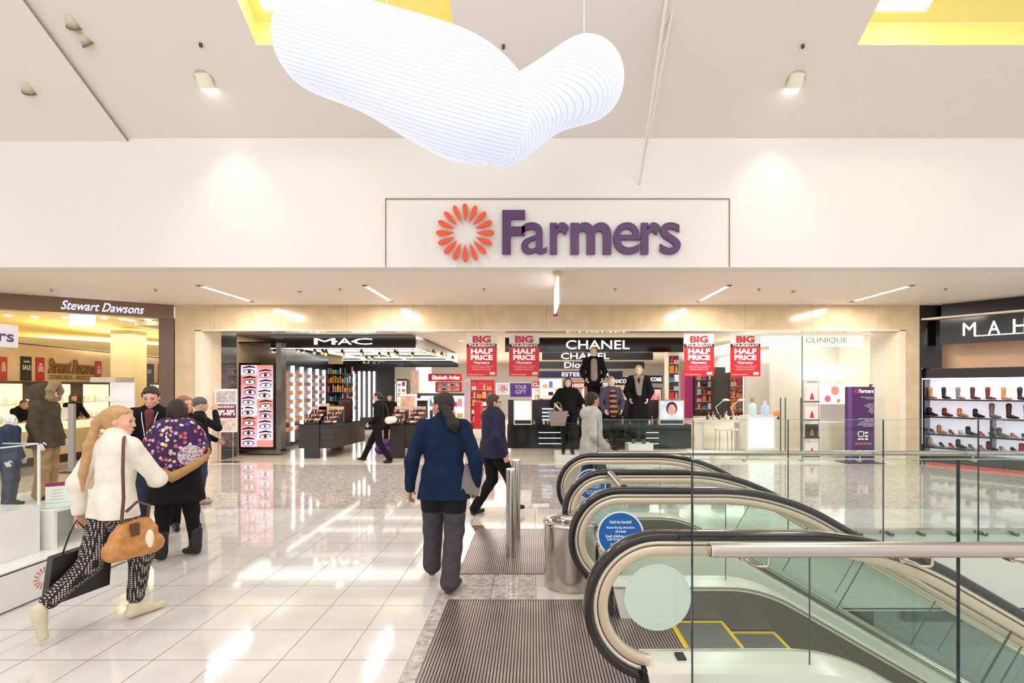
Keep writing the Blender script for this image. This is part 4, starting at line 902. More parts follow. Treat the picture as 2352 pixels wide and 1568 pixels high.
# child mannequins on the white display
J = dict(elbR=(.25,-.02,1.12), wriR=(.27,.06,.90), elbL=(-.25,-.02,1.12), wriL=(-.27,.06,.90), hed=(0,.04,1.60), cuR=.3)
pn, jt, T, s = person('child mannequin in a dark olive fur-hooded parka standing on the white display', -5.10, 5.22, -1.30, 1.17, 'white', ('none',(0,0,0)), top=dict(mat=PARKA, name='parka', inf=.055, hem=.80, w=1.1, flare=1.05, collar=.03), legs=dict(mat=CARGO, inf=.03, loose=1.6), J=J, res=.009, name='child_mannequin', cat='mannequin', z0=.64, wr=.006, face=False)
sdf_obj('hood', [('e', (0,-.055,1.635), (.145,.155,.15), None), ('c', (0,-.02,1.58), (0,-.06,1.46), .14,.14,1)], PARKA, parent=pn, res=.012, k=.03, sc_=s, wr=.005)
pts_ = [V3(.105*math.sin(2*PI*j/14), .105+.02*math.cos(2*PI*j/14), 1.645+.125*math.cos(2*PI*j/14)) for j in range(14)]
fr = sdf_obj('fur_trim', [('c', pts_[j], pts_[(j+1)%14], .046+.008*(j%2), .046+.008*((j+1)%2), 1, .02) for j in range(14)], M('fur',(176,146,112),.95,bump=1.0,bscale=120), parent=pn, res=.009, k=.02, sc_=s, wr=.014)
pn, jt, T, s = person('child mannequin in a denim jacket at the left edge behind the display glass', -5.12, 4.88, -1.2, .90, 'white', ('none',(0,0,0)), top=dict(mat=DENIM, inf=.05, hem=.86), legs=dict(mat=DENIM), res=.012, name='child_mannequin', cat='mannequin', z0=.64)
# ================================================================ HELPERS FOR SHOPS
def board(label, name, cat, x0, x1, y, z0, z1, mat, th=.02, group=None):
    o = thing(name, label, cat, ((x0+x1)/2, y, z0), 0, group); MB().box(-(x1-x0)/2,(x1-x0)/2,0,th,0,z1-z0).build('board', mat, o); return o
def bx(label, name, cat, x0,x1,y0,y1,z0,z1, mat, group=None):
    return tag(MB().box(x0,x1,y0,y1,z0,z1).build(name, mat), label, cat, group)
RED = M('poster_red',(206,28,40),.45); REDT = M('red_letter',(190,26,40),.45); PGREY = M('poster_grey',(214,206,198),.5); PBLK = M('poster_black',(36,26,34),.45)
# hanging promotion posters
po = None
for px, lb in ((1106.5,'leftmost of the four red half price posters hanging in the shop front'),(1204,'second of the four red half price posters, left of the black fascia lettering'),(1605.5,'third of the four red half price posters, right of the window mannequins'),(1712,'rightmost of the four red half price posters hanging in the shop front')):
    if po is None:
        po = thing('hanging_poster', lb, 'poster', (fx(px,11.75),11.75,fz(864,11.75)), 0, 'half price posters'); W_ = .355; H_ = .985
        MB().box(-W_,W_,0,.006,0,H_).build('sheet', RED, po); MB().box(-W_,W_,-.002,0,H_*.775,H_).build('top_panel', PGREY, po); MB().box(-W_,W_,-.002,0,H_*.695,H_*.778).build('black_band', PBLK, po)
        MB().box(-W_,W_,-.004,.008,H_,H_+.012).build('hanger', WHITE, po)
        for s_, z_, w_, h_, m_, b_ in (('BIG',.885,.43,.165,REDT,.05),('THURSDAY!',.735,.62,.06,WTXT,.03),('HALF',.60,.52,.125,WTXT,.05),('PRICE',.45,.52,.125,WTXT,.05),('Nursery',.32,.37,.075,WTXT,.03),('including Strollers, Car Restraints,',.245,.55,.024,WTXT,0),('Nursery & Toddler Furniture,',.205,.45,.024,WTXT,0),('Manchester & Accessories',.165,.42,.024,WTXT,0)):
            text(s_, w_, h_, m_, (0,-.002,z_*H_), depth=.002, bold=b_, parent=po)
        mb = MB()
        for dx in (-.028,.028): mb.rings([[(.25+dx+.04*math.cos(2*PI*j/20), y_, .07+.038*math.sin(2*PI*j/20)) for j in range(20)] for y_ in (0,-.003)], 0, True, False)
        mb.build('heart_badge', PGREY, po)
        MB().box(-.32,.05,-.002,0,.035,.043).build('small_print', WTXT, po)
    else: dup(po, (fx(px,11.75),11.75,fz(864,11.75)), label=lb)

# ================================================================ COSMETICS SHOP (left)
o = thing('shop_canopy', 'black canopy over the cosmetics counters with lit white M A C letters', 'canopy', (0,14,0))
x0, x1, xz = -7.37, -3.30, -9.4
MB().box(x0,x1,0,.12,2.91,3.26).build('fascia', BLACK, o); MB().box(xz,x0,2.0,2.1,2.95,3.25).build('fascia', BLACK, o)
sb = MB().box(x1-.1,x1,.12,8,2.91,3.26).build('side_fascia', M('canopy_side',(128,120,116),.3,.3), o); MB().box(xz,x1,7.9,8,2.7,3.26).build('rear_fascia', BLACK, o)
MB().box(xz,x1-.1,.12,7.9,3.06,3.1).build('soffit', M('canopy_soffit',(10,10,12),.15), o); 
for a in ((x0,x1,-.005,.015,2.895,2.91),(x1-.03,x1,.1,8,2.893,2.908),(x0,x0+.03,.12,8,3.03,3.055),(x0+.1,x1-.2,3,3.03,3.03,3.055),(x0+.1,x1-.2,4.6,4.63,3.03,3.055),(xz,x1-.2,7.86,7.9,2.99,3.02),(xz,xz+.03,2.1,7.9,3.03,3.055),(xz,x0,1.98,2.0,2.93,2.95),(-5.6,-5.57,3,7.8,3.03,3.055)):
    MB().box(*a).build('light_strip', LED, o)
for s_, a, b in (('M',722,770),('A',776,808),('C',812,855)): text(s_, fx(b,14)-fx(a,14), fz(777,14)-fz(791,14), M('lit_letter',(255,255,255),.4,emit=3.0), ((fx(a,14)+fx(b,14))/2,-.002,fz(784,14)), depth=.02, bold=0, parent=o)
for px in (773,810): MB().box(fx(px,14)-.02,fx(px,14)+.02,-.02,0,fz(784,14)-.02,fz(784,14)+.02).build('dot', MATS['lit_letter'], o)
text('MAC', .55, .22, WTXT, (x1+.002,5.0,3.08), u=(0,1,0), depth=.01, bold=.02, parent=o)
text('MAC', .95, .2, WTXT, (-7.0,7.88,2.86), depth=.01, bold=.01, parent=o)
# track spots
random.seed(4); GOLD = M('lamp_gold',(210,160,90),.25,.8,emit=.9,ecol=(255,200,120)); tr = thing('track_spotlight','track spotlight, FIRST','light',(0,0,0),0,'gold-faced track spotlights under the black canopy')
MB().rings([[(r*math.cos(2*PI*j/14), z*.55-.0, -z*.8+r*math.sin(2*PI*j/14)*.6-.13) for j in range(14)] for r, z in ((.025,-.1),(.05,-.06),(.055,.06))]).build('head', DGREY, tr)
MB().rings([[(r*math.cos(2*PI*j/14), .03, -.18+r*math.sin(2*PI*j/14)) for j in range(14)] for r in (.05,.01)],0,True).build('lens', GOLD, tr).location.y = -.09
MB().tube([(0,0,0),(0,0,-.1)], .01, 6).build('stem', BLACKM, tr)
spx = [(575,15.0),(588,15.4),(652,16.5),(672,16.6),(688,14.8),(724,15.5),(742,15.6),(750,14.3),(787,14.3),(831,14.3),(842,19),(856,19),(872,17),(893,17),(908,16),(913,16.5),(948,17),(963,14.8),(972,15.2),(996,16),(1015,17),(1040,19)]
for i, (px, Yp) in enumerate(spx):
    lb = 'track spotlight under the black cosmetics canopy, %s from the left' % ORD[i]; loc = (fx(px,Yp),Yp,3.05 if Yp > 14.5 else 2.93)
    if i == 0: tr.location = loc; tr['label'] = lb
    else: dup(tr, loc, label=lb)
# lit shelf wall running back
A = Vector((-7.22,14.25,0)); Bv = Vector((-8.05,19.6,0)); D = (Bv-A); Ln = D.length; Dn = D.normalized(); Nn = Vector((Dn.y,-Dn.x,0))
o = thing('shelf_wall', 'black cosmetics wall with vertical light bars and small lit shelves', 'shelving', A, math.atan2(Dn.y,Dn.x), None)
MB().box(0,Ln,.0,.12,.12,3.0).build('back_panel', M('shelf_black',(30,26,32),.2), o)
for k in range(6): MB().box(.12+k*.92,.17+k*.92,-.05,0,.15,2.47).build('light_bar', LED, o)
for k in range(5):
    for j in range(7): MB().box(.24+k*.92,.98+k*.92,-.07,0,.5+j*.27,.515+j*.27).build('shelf', M('shelf_lit',(150,140,134),.3), o)
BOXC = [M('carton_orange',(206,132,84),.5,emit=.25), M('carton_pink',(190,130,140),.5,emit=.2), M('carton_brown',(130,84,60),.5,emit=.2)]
g0 = 'small cartons on the lit cosmetics wall'; protos = []
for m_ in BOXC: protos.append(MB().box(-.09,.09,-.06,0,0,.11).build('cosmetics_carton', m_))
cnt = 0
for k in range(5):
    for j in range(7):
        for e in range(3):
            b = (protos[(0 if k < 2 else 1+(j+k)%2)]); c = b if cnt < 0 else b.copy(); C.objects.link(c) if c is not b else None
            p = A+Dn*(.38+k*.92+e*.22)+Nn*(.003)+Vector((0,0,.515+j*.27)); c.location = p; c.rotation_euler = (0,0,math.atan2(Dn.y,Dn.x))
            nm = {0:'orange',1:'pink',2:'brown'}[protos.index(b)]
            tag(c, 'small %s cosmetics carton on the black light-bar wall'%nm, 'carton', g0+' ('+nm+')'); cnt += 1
for b in protos: bpy.data.objects.remove(b)
# back wall of coloured brushes and tubes
o = thing('display_wall', 'rear cosmetics wall with rows of coloured products', 'shelving', (0,20.0,0)); MB().box(-8.6,-5.6,.1,.2,.1,2.75).build('back_panel', MATS['shelf_black'], o)
for k in range(5): MB().box(fx(811+k*11.5,20),fx(811+k*11.5,20)+.05,0,.08,.5,2.45).build('light_bar', LED, o)
for j in range(5): MB().box(-8.55,-7.1,-.02,.1,.9+j*.36,.915+j*.36).build('shelf', MATS['shelf_lit'], o)
cols = [('yellow',(230,200,50)),('orange',(224,120,40)),('green',(110,170,60)),('silver',(190,190,196)),('teal',(50,120,120)),('black',(24,24,26)),('pink',(220,140,150))]
for j in range(5):
    for k in range(15):
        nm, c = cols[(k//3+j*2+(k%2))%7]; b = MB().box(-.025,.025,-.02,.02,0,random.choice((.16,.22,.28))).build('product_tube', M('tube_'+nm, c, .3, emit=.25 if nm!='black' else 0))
        b.location = (-8.5+k*.095,20.02,.915+j*.36); tag(b, '%s product tube on the rear cosmetics wall'%nm, 'tube', '%s tubes on the rear cosmetics wall'%nm)
# video screen of eyes
o = thing('video_screen', 'tall lit screen showing pink close-ups of eyes', 'screen', (fx(553,13.3),13.3,0)); Wd = fx(627,13.3)-fx(553,13.3); zb, zt2 = .22, 2.40
MB().box(-.05,Wd+.05,.005,.10,zb-.06,zt2+.06).build('frame', BLACK, o); MB().box(-.05,Wd+.2,.0,.5,.03,.14).build('base', STEELD, o); MB().box(Wd+.06,Wd+.2,.03,.3,.1,3.0).build('side_panel', M('mirror_grey',(110,108,102),.12,.5), o)
pk = [M('screen_pink%d'%i, c, .5, emit=.8) for i, c in enumerate(((244,178,200),(232,150,168),(206,128,116),(248,200,216)))]
wt = M('eye_white',(250,245,250),.5,emit=1.0); brn = M('eye_brown',(90,40,50),.5,emit=.5); blu = M('eye_blue',(120,150,180),.5,emit=.8); dk = M('eye_black',(24,10,20),.5,emit=.05)
rows_ = 8; hh = (zt2-zb)/rows_; random.seed(3)
scn = MB(); eye = MB(); iris = MB(); brow = MB()
for cI in range(2):
    off = (.0, -.09)[cI]
    for r in range(rows_+1):
        z0_ = max(zb, min(zt2, zb+(r)*hh+off)); z1_ = max(zb, min(zt2, zb+(r+1)*hh+off))
        if z1_-z0_ < .03: continue
        xa_ = cI*Wd/2; scn.add([(xa_,.004,z0_),(xa_+Wd/2,.004,z0_),(xa_+Wd/2,.004,z1_),(xa_,.004,z1_)],[(0,1,2,3)],(r+cI*2)%4)
        cz_ = (z0_+z1_)/2-.01
        if z1_-z0_ < .2: continue
        cx_ = xa_+Wd/4+random.uniform(-.03,.03); ang = random.uniform(-.12,.12); lo_ = (r*2+cI)%3 == 1
        def E(cx,cz,a,b,n=16,y=.002,rot=0): return [(cx+a*math.cos(2*PI*j/n)*math.cos(rot)-b*math.sin(2*PI*j/n)*math.sin(rot), y, cz+a*math.cos(2*PI*j/n)*math.sin(rot)+b*math.sin(2*PI*j/n)*math.cos(rot)) for j in range(n)]
        brow.poly(E(cx_,cz_-.03,.155,.07,rot=ang)[::-1])
        eye.poly(E(cx_,cz_-.034,.13,.05,y=.0012,rot=ang)[::-1]); iris.poly(E(cx_,cz_-.03,.05,.048,y=.0006)[::-1], 0 if r%2 else 1); iris.poly(E(cx_,cz_-.03,.022,.022,y=.0)[::-1],2)
        brow.poly([(cx_-.17,.002,cz_+.06),(cx_,.002,cz_+.085),(cx_+.16,.002,cz_+.07),(cx_+.16,.002,cz_+.10),(cx_,.002,cz_+.135),(cx_-.17,.002,cz_+.09)])
scn.build('picture', pk, o); eye.build('eye_picture', wt, o); iris.build('iris_picture', [brn,blu,dk], o); brow.build('eyebrow_picture', dk, o)
text('Brow by M.A.C', Wd*.9, .10, M('script_white',(255,255,255),.5,emit=1.2), (Wd/2,-.002,1.22), depth=.001, shear=.4, parent=o)
# dark glass panel at the left of the shop and grey column
MB_ = MB().box(oa-.4,oa-.001,12.41,13.05,0,3.3); tag(MB_.build('column', M('smoked_panel',(72,76,72),.12)), 'dark grey glossy column panel left of the eye screen', 'column')
# standing sale sign
o = thing('poster_stand', 'slim stand with a burgundy 30 to 50 percent sale poster by the left pillar', 'sign', (fx(513,11.9),12.0,0)); 
MB().box(-.27,.27,0,.012,.73,1.77).build('poster', M('poster_white',(240,234,230),.4), o); MB().box(-.245,.245,-.003,0,1.07,1.40).build('band', M('burgundy',(120,26,74),.4), o)
MB().box(-.24,.05,-.003,0,1.44,1.72).build('photo', M('photo_grey',(186,180,184),.5,var=.3,vscale=12), o); MB().box(.06,.24,-.003,0,1.44,1.72).build('photo', MATS['photo_grey'], o); MB().box(-.24,.02,-.003,0,.76,1.04).build('photo', M('photo_beige',(214,196,180),.5,var=.3,vscale=12), o); MB().box(.03,.24,-.003,0,.76,1.04).build('photo', MATS['photo_beige'], o)
text('MANCHESTER BUY', .42,.06, WTXT, (0,-.004,1.34), depth=.002, bold=.03, parent=o); text('30%-50%', .44,.14, WTXT, (0,-.004,1.20), depth=.002, bold=.05, parent=o)
for e in (-.2,.16): MB().tube([(e,.02,.012),(e,.02,.74)],.012,8).build('pole', STEEL, o)
MB().box(-.3,.3,-.12,.16,0,.012).build('base', STEEL, o)
# makeup counters
PLK = NT('counter_planks', .3); X, Y, Z, g = PLK.pos(); PLK.base(PLK.mix(PLK.grid(Z, .12, .16, .012), col((52,46,44)), col((12,10,10))))
def counter(label, pts, post, ztop):
    o = thing('makeup_counter', label, 'counter', (pts[0][0],pts[0][1],0)); c = Vector((pts[0][0],pts[0][1],0))
    MB().prism([Vector((x,y,.25))-c for x, y in pts], (0,0,ztop-.27)).build('body', PLK.m, o)
    cx = sum(p[0] for p in pts)/len(pts); cy = sum(p[1] for p in pts)/len(pts)
    MB().prism([Vector((cx+(x-cx)*1.03,cy+(y-cy)*1.03,ztop-.02))-c for x, y in pts], (0,0,.02)).build('top', BLACK, o)
    for p in post: MB().box(p[0]-c.x,p[1]-c.x,p[2]-c.y,p[3]-c.y,0,ztop-.021).build('post', M('post_dark',(46,40,38),.35), o)
    return o
counter('left dark planked makeup counter full of testers', [(-6.0,12.75),(-5.1,12.75),(-4.93,14.6),(-5.9,14.6)], [(-5.84,-5.46,12.72,12.78),(-5.8,-5.5,14.3,14.5)], .87)
counter('right dark planked makeup counter full of testers', [(-3.66,12.75),(-2.72,12.75),(-2.9,14.6),(-3.8,14.6)], [(-3.66,-3.28,12.72,12.78),(-3.6,-3.3,14.3,14.5)], .87)
random.seed(11)
PROD = [('beige',(222,178,140)),('brown',(128,80,58)),('black',(24,20,22)),('pink',(220,120,140)),('gold',(200,160,90)),('red',(170,40,50)),('white',(236,230,224))]
compact = {nm: MB().box(-.04,.04,-.03,.03,0,.018).build('compact_case', M('prod_'+nm,c,.3)) for nm, c in PROD}
stick = {nm: MB().lathe((0,0,0),[(.012,0),(.012,.05),(.008,.052),(.008,.08)],8).build('lipstick', M('prod_'+nm,c,.3)) for nm, c in PROD}
for side, cx, nmside in ((0,-5.5,'left'),(1,-3.28,'right')):
    for e, (dx, lb) in enumerate(((-.28,'left'),(.18,'right'))):
        o = thing('tester_stand', 'sloping black tester stand on the %s half of the %s makeup counter'%(lb,nmside), 'display stand', (cx+dx,13.25,.87)); 
        MB().prism([(-.19,-.3,0),(-.19,.25,0),(-.19,.25,.34)], (.38,0,0)).build('riser', BLACKM, o); MB().box(-.19,.19,.25,.27,.0,.42).build('back_plate', M('tester_card',(230,190,170),.4), o)
        for i in range(6):
            for j in range(5):
                nm = PROD[(i*3+j+e*2+side*3)%7][0]; src = compact[nm] if (i+e)%2 else stick[nm]; c = src.copy(); C.objects.link(c)
                yy = -.25+i*.085; c.location = (cx+dx-.15+j*.075,13.25+yy,.87+(yy+.3)*.618+.004); c.rotation_euler = (math.radians(31) if (i+e)%2 else 0,0,0)
                kind_ = 'compact' if (i+e)%2 else 'lipstick'
                tag(c, '%s %s among the testers on the %s makeup counter'%(nm,kind_,nmside), kind_, '%s %s testers, %s counter'%(nm,kind_,nmside))
    o = thing('mirror_stand', 'tall lit mirror at the back of the %s makeup counter'%nmside, 'mirror', (cx+.1,14.3,.87)); MB().box(-.2,.2,0,.03,0,.62).build('frame', LED if side else BLACKM, o); MB().box(-.16,.16,-.004,0,.05,.57).build('mirror_face', M('mirror_brown',(96,70,60),.08,.6), o)
for d_ in (compact, stick):
    for v in d_.values(): bpy.data.objects.remove(v)
o = thing('tester_poster', 'small card with a face picture on the left makeup counter', 'poster', (-5.66,13.5,.87)); MB().box(-.14,.14,0,.01,.1,.5).build('card', M('card_skin',(232,190,170),.5), o); MB().box(-.02,.02,0,.01,0,.1).build('foot', BLACKM, o)
sdf_obj('purple_bundle', [('c',(-.15,0,.12),(.12,.05,.12),.12,.13,1),('c',(-.1,0,.3),(.08,0,.3),.12,.1,1)], M('purple_cloth',(96,36,130),.5,var=.3), res=.02, loc=(-4.05,13.6,0)); bo = bpy.data.objects['purple_bundle']; tag(bo, 'purple bag standing on the floor between the makeup counters', 'bag'); bo.name = 'fabric_bag'

# ================================================================ MIDDLE OF THE STORE
def fascia(label, x0, x1, y, z0, z1, mat, words, tm, h=.5, dep=.15, bold=.02):
    o = thing('brand_fascia', label, 'sign', ((x0+x1)/2,y,z0)); MB().box(-(x1-x0)/2,(x1-x0)/2,0,dep,0,z1-z0).build('panel', mat, o)
    for s_, cx, w_ in words: text(s_, w_, (z1-z0)*h, tm, (cx-(x0+x1)/2,0,(z1-z0)/2), depth=.01, bold=bold*.3, parent=o)
    return o
LIT = M('lit_letter2',(255,252,245),.4,emit=1.6); NVY = M('fascia_navy',(34,34,74),.3); CL = M('cyan_glow',(190,220,255),.4,emit=2.0)
fascia('broad black fascia reading CHANEL above the shop window', -.77,4.09,13.6,2.773,3.165,BLACK,[('CHANEL',fx(1373,13.6),fx(1446,13.6)-fx(1300,13.6))],LIT,.62)
fascia('reflection of the CHANEL fascia lettering, built as a second black beam behind it', fx(1245,16),fx(1500,16),16.0,fz(826,16),fz(809,16),BLACKM,[('CHANEL',fx(1344,16),1.55)],LIT,.8)  # the repeated lettering is the sign's reflection, modelled as a solid beam
fascia('black beam reading Dior deeper in the store', fx(1235,18),fx(1480,18),18.0,fz(846,18),fz(830,18),BLACKM,[('Dior',fx(1320,18),.75)],LIT,.8)
fascia('navy beam reading ESTEE LAUDER in the store', fx(1235,20),fx(1430,20),20.0,fz(867,20),fz(852,20),NVY,[('ESTEE LAUDER',fx(1345,20),1.9)],LIT,.6)
fascia('red beam reading CLARINS in the store', fx(1222,21.5),fx(1272,21.5),21.5,fz(890,21.5),fz(876,21.5),RED,[('CLARINS',fx(1247,21.5),.85)],LIT,.6)
fascia('red beam reading SHISEIDO beside the window mannequins', fx(1296,21.5),fx(1362,21.5),21.5,fz(892,21.5),fz(878,21.5),RED,[('SHISEIDO',fx(1332,21.5),.9)],LIT,.6)
fascia('black LANCOME sign left of the scarf mannequin', fx(1400,19),fx(1452,19),19.0,fz(884,19),fz(866,19),BLACKM,[('LANCOME',fx(1428,19),.75)],LIT,.5)
fascia('black LANCOME sign right of the scarf mannequin', fx(1478,18),fx(1522,18),18.0,fz(880,18),fz(862,18),BLACKM,[('LANCOME',fx(1500,18),.62)],LIT,.5)
fascia('red sign reading Elizabeth Arden above the middle counters', fx(984,19),fx(1060,19),19.0,fz(875,19),fz(858,19),RED,[('Elizabeth Arden',fx(1024,19),1.05)],LIT,.55)
fascia('small black CHANEL cabinet header by the cosmetics shop', fx(858,20),fx(892,20),20.4,fz(882,20),fz(868,20),BLACKM,[('CHANEL',fx(875,20),.35)],LIT,.45)
PK = [('white',(240,238,236)),('red',(196,40,50)),('gold',(206,160,90)),('black',(30,26,30)),('pink',(226,140,160)),('blue',(70,120,190)),('silver',(180,184,190)),('orange',(224,130,60))]
pkm = {}
def cabinet(label, px0, px1, Y_, py0, py1, body, face, shelves=0, dep=.5, lit=None):
    x0, x1, z1, z0 = fx(px0,Y_), fx(px1,Y_), fz(py0,Y_), max(0.0,fz(py1,Y_)); o = thing('display_cabinet', label, 'cabinet', ((x0+x1)/2,Y_,z0)); w_ = (x1-x0)/2
    MB().box(-w_,w_,0,dep,0,z1-z0).build('body', body, o)
    if face: MB().box(-w_*.86,w_*.86,-.01,0,(z1-z0)*.08,(z1-z0)*.94).build('face', face, o)
    for k in range(shelves): MB().box(-w_*.86,w_*.86,-.06,0,(z1-z0)*(.15+.8*k/shelves),(z1-z0)*(.15+.8*k/shelves)+.012).build('shelf', lit or WHITE, o)
    if shelves > 1:
        gap = (z1-z0)*.8/shelves; n_ = max(2, min(9, int(w_*1.7/.17)))
        for k in range(shelves):
            for q in range(n_):
                nm, cc = PK[(q*3+k*2+int(px0))%len(PK)]; kind_ = (q+k+int(px0))%3; key = (nm,kind_)
                if key not in pkm:
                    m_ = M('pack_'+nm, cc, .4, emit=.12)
                    b = MB()
                    if kind_ == 0: b.box(-.05,.05,-.03,.03,0,.16)
                    elif kind_ == 1: b.lathe((0,0,0),[(.03,0),(.03,.11),(.012,.13),(.012,.17)],8)
                    else: b.box(-.065,.065,-.03,.03,0,.09)
                    c = b.build(('product_carton','product_bottle','gift_box')[kind_], m_); pkm[key] = c
                else: c = pkm[key].copy(); C.objects.link(c)
                s_ = min(1.5, gap/.21); c.scale = (s_*.95,s_*.8,s_)
                c.location = ((x0+x1)/2+(-.8+1.6*(q+.5)/n_)*w_, Y_-.034, z0+(z1-z0)*(.15+.8*k/shelves)+.0125)
                tag(c, '%s %s in the %s'%(nm,('carton','bottle','gift box')[kind_],label), ('carton','bottle','box')[kind_], '%s %s, %s'%(nm,('cartons','bottles','gift boxes')[kind_],label[:40]))
    return o
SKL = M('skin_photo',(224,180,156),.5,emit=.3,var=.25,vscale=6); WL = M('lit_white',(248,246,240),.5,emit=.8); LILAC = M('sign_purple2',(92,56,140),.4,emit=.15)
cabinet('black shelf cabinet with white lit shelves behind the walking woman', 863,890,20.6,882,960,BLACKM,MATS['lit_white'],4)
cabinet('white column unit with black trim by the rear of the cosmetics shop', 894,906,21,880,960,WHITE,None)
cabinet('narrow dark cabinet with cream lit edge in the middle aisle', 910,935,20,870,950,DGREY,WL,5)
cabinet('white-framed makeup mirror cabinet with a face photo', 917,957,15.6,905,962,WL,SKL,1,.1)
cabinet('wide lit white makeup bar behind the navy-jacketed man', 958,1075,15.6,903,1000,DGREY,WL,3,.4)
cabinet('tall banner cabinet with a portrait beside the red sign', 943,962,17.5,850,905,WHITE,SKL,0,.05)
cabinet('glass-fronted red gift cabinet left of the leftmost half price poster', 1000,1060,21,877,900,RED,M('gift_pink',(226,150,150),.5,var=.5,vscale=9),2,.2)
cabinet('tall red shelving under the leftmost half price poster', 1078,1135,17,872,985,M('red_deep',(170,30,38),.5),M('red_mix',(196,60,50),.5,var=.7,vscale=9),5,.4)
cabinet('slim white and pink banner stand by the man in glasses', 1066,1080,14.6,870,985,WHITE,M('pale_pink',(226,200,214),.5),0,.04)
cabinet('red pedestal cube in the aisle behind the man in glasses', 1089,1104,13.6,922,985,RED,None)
o = thing('notice_board', 'purple YOUR GIFT sign in a white frame left of the poncho mannequin', 'sign', (fx(1196,15.5),15.5,fz(913,15.5))); MB().box(-.36,.36,0,.05,0,.48).build('frame', WHITE, o); MB().box(-.33,.33,-.01,0,.03,.45).build('panel', LILAC, o); text('YOUR', .36,.12, WTXT, (0,-.011,.33), depth=.003, parent=o); text('GIFT', .34,.12, WTXT, (0,-.011,.18), depth=.003, parent=o)
# counter under the black fascia
o = thing('perfume_counter', 'long black perfume counter behind the window mannequins', 'counter', (1.75,13.5,0)); xa_, xb_ = fx(1165,13.5)-1.75, fx(1588,13.5)-1.75
MB().box(xa_,xb_,0,.5,.16,.80).build('case', M('case_black',(16,15,18),.1), o); MB().box(xa_,xb_-.1,.45,.5,.8,1.46).build('screen', M('screen_dark',(40,37,40),.3), o); MB().box(xa_+.1,xb_-.1,.1,.4,0,.16).build('plinth', M('plinth_pale',(200,192,182),.4), o)
for k in range(3): MB().box(xa_+.85,xa_+1.5,-.01,.0,.28+.15*k,.295+.15*k).build('light_slot', CL, o); MB().box(xa_+3.75,xa_+4.1,-.01,.0,.28+.15*k,.295+.15*k).build('light_slot', CL, o)
for k in range(4): MB().box(xa_+.95,xa_+1.25,-.005+.25,.26,.90+.1*k,.93+.1*k).build('light_slot', CL, o)
for px0, px1, lb, dark in ((1180,1222,'white framed lit product picture at the left end of the black counter',0),(1513,1570,'white framed lit portrait picture at the right end of the black counter',1)):
    x0, x1 = fx(px0,13.4), fx(px1,13.4); o = thing('lightbox_picture', lb, 'picture', ((x0+x1)/2,13.35,.805)); w_ = (x1-x0)/2; MB().box(-w_,w_,0,.05,0,.66).build('frame', WHITE, o); MB().box(-w_+.03,w_-.03,-.008,0,.14,.63).build('picture', M('pic_blue',(200,212,230),.5,emit=.6,var=.3,vscale=5) if dark else M('pic_cream',(236,230,226),.5,emit=.6,var=.2,vscale=5), o); MB().box(-w_+.03,w_-.03,-.008,0,.03,.12).build('caption_strip', M('strip_navy',(30,36,60),.4), o)
    if dark: q = MB(); q.ell((0,-.012,.40),.11,.004,.15); q.build('portrait_face', SKL, o); q = MB(); q.ell((0,-.010,.44),.15,.003,.18); q.build('portrait_hair', M('hair_pic',(70,52,44),.5), o)
random.seed(8)
bot = [('white',(240,238,236)),('black',(20,18,20)),('amber',(214,170,110)),('pink',(230,170,180))]
bp = {nm: MB().lathe((0,0,0),[(.028,0),(.03,.01),(.03,.07),(.01,.08),(.01,.10),(.016,.102),(.016,.13)],10).build('perfume_bottle', M('bottle_'+nm,c,.15)) for nm, c in bot}
for k in range(34):
    nm = bot[(k*7)%4][0]; c = bp[nm].copy(); C.objects.link(c); c.location = (-.2+k*.12+random.uniform(-.02,.02),13.6+.1*(k%2),.80); s_ = random.uniform(.8,1.8); c.scale = (1,1,s_)
    tag(c, '%s perfume bottle on the long black counter'%nm, 'bottle', '%s bottles on the black counter'%nm)
for k in range(26):
    nm = bot[(k*5+1)%4][0]; c = bp[nm].copy(); C.objects.link(c); c.location = (5.0+k*.085,14.35+.1*(k%2),.88); c.scale = (1,1,random.uniform(.8,1.9))
    tag(c, '%s bottle on the white skincare table'%nm, 'bottle', '%s bottles on the white table'%nm)
for v in bp.values(): bpy.data.objects.remove(v)
# back of store filling: cabinets right of the mannequins
cabinet('pink-lit perfume tower behind the third poster', 1490,1520,17,890,960,M('tower_dark',(40,30,34),.3),M('pink_lit',(236,190,200),.5,emit=.4,var=.3,vscale=6),2)
cabinet('cream and black tall cabinet left of the third poster', 1535,1560,16.5,808,960,M('cab_cream',(226,214,186),.5),DGREY,6)
cabinet('magenta edged product wall under the third poster', 1573,1592,18,850,960,M('magenta',(170,40,110),.5),None)
cabinet('dark shelving with coloured boxes under the third poster', 1594,1640,18,850,955,M('cab_dark2',(48,42,44),.4),M('mix_dark',(110,70,80),.5,var=.8,vscale=12),5)
cabinet('tall dark grey pillar between the two right posters', 1645,1666,17,843,960,M('pillar_dark',(62,58,54),.4),None)
cabinet('dark unit with red and yellow packs under the rightmost poster', 1674,1706,17.5,855,955,M('cab_dark3',(52,48,44),.4),M('mix_red',(190,110,70),.5,var=.8,vscale=12),3)
cabinet('mirror-black panel under the canopy left of the mannequins', 1240,1290,17,870,915,M('lit_pale',(230,226,220),.5,emit=.4),None,2)
cabinet('pale shelving wall far behind the poncho mannequin', 1222,1300,22.5,892,925,WL,M('shelf_mix',(210,190,186),.5,var=.5,vscale=10),2)
cabinet('pale shelving far behind the jacket mannequin', 1340,1480,23,880,925,WL,M('shelf_mix2',(190,180,180),.5,var=.6,vscale=10),3)
cabinet('white wall shelving at the far back of the middle aisle', 880,1000,30,872,905,WL,M('shelf_mix3',(186,196,206),.5,var=.6,vscale=6),3)
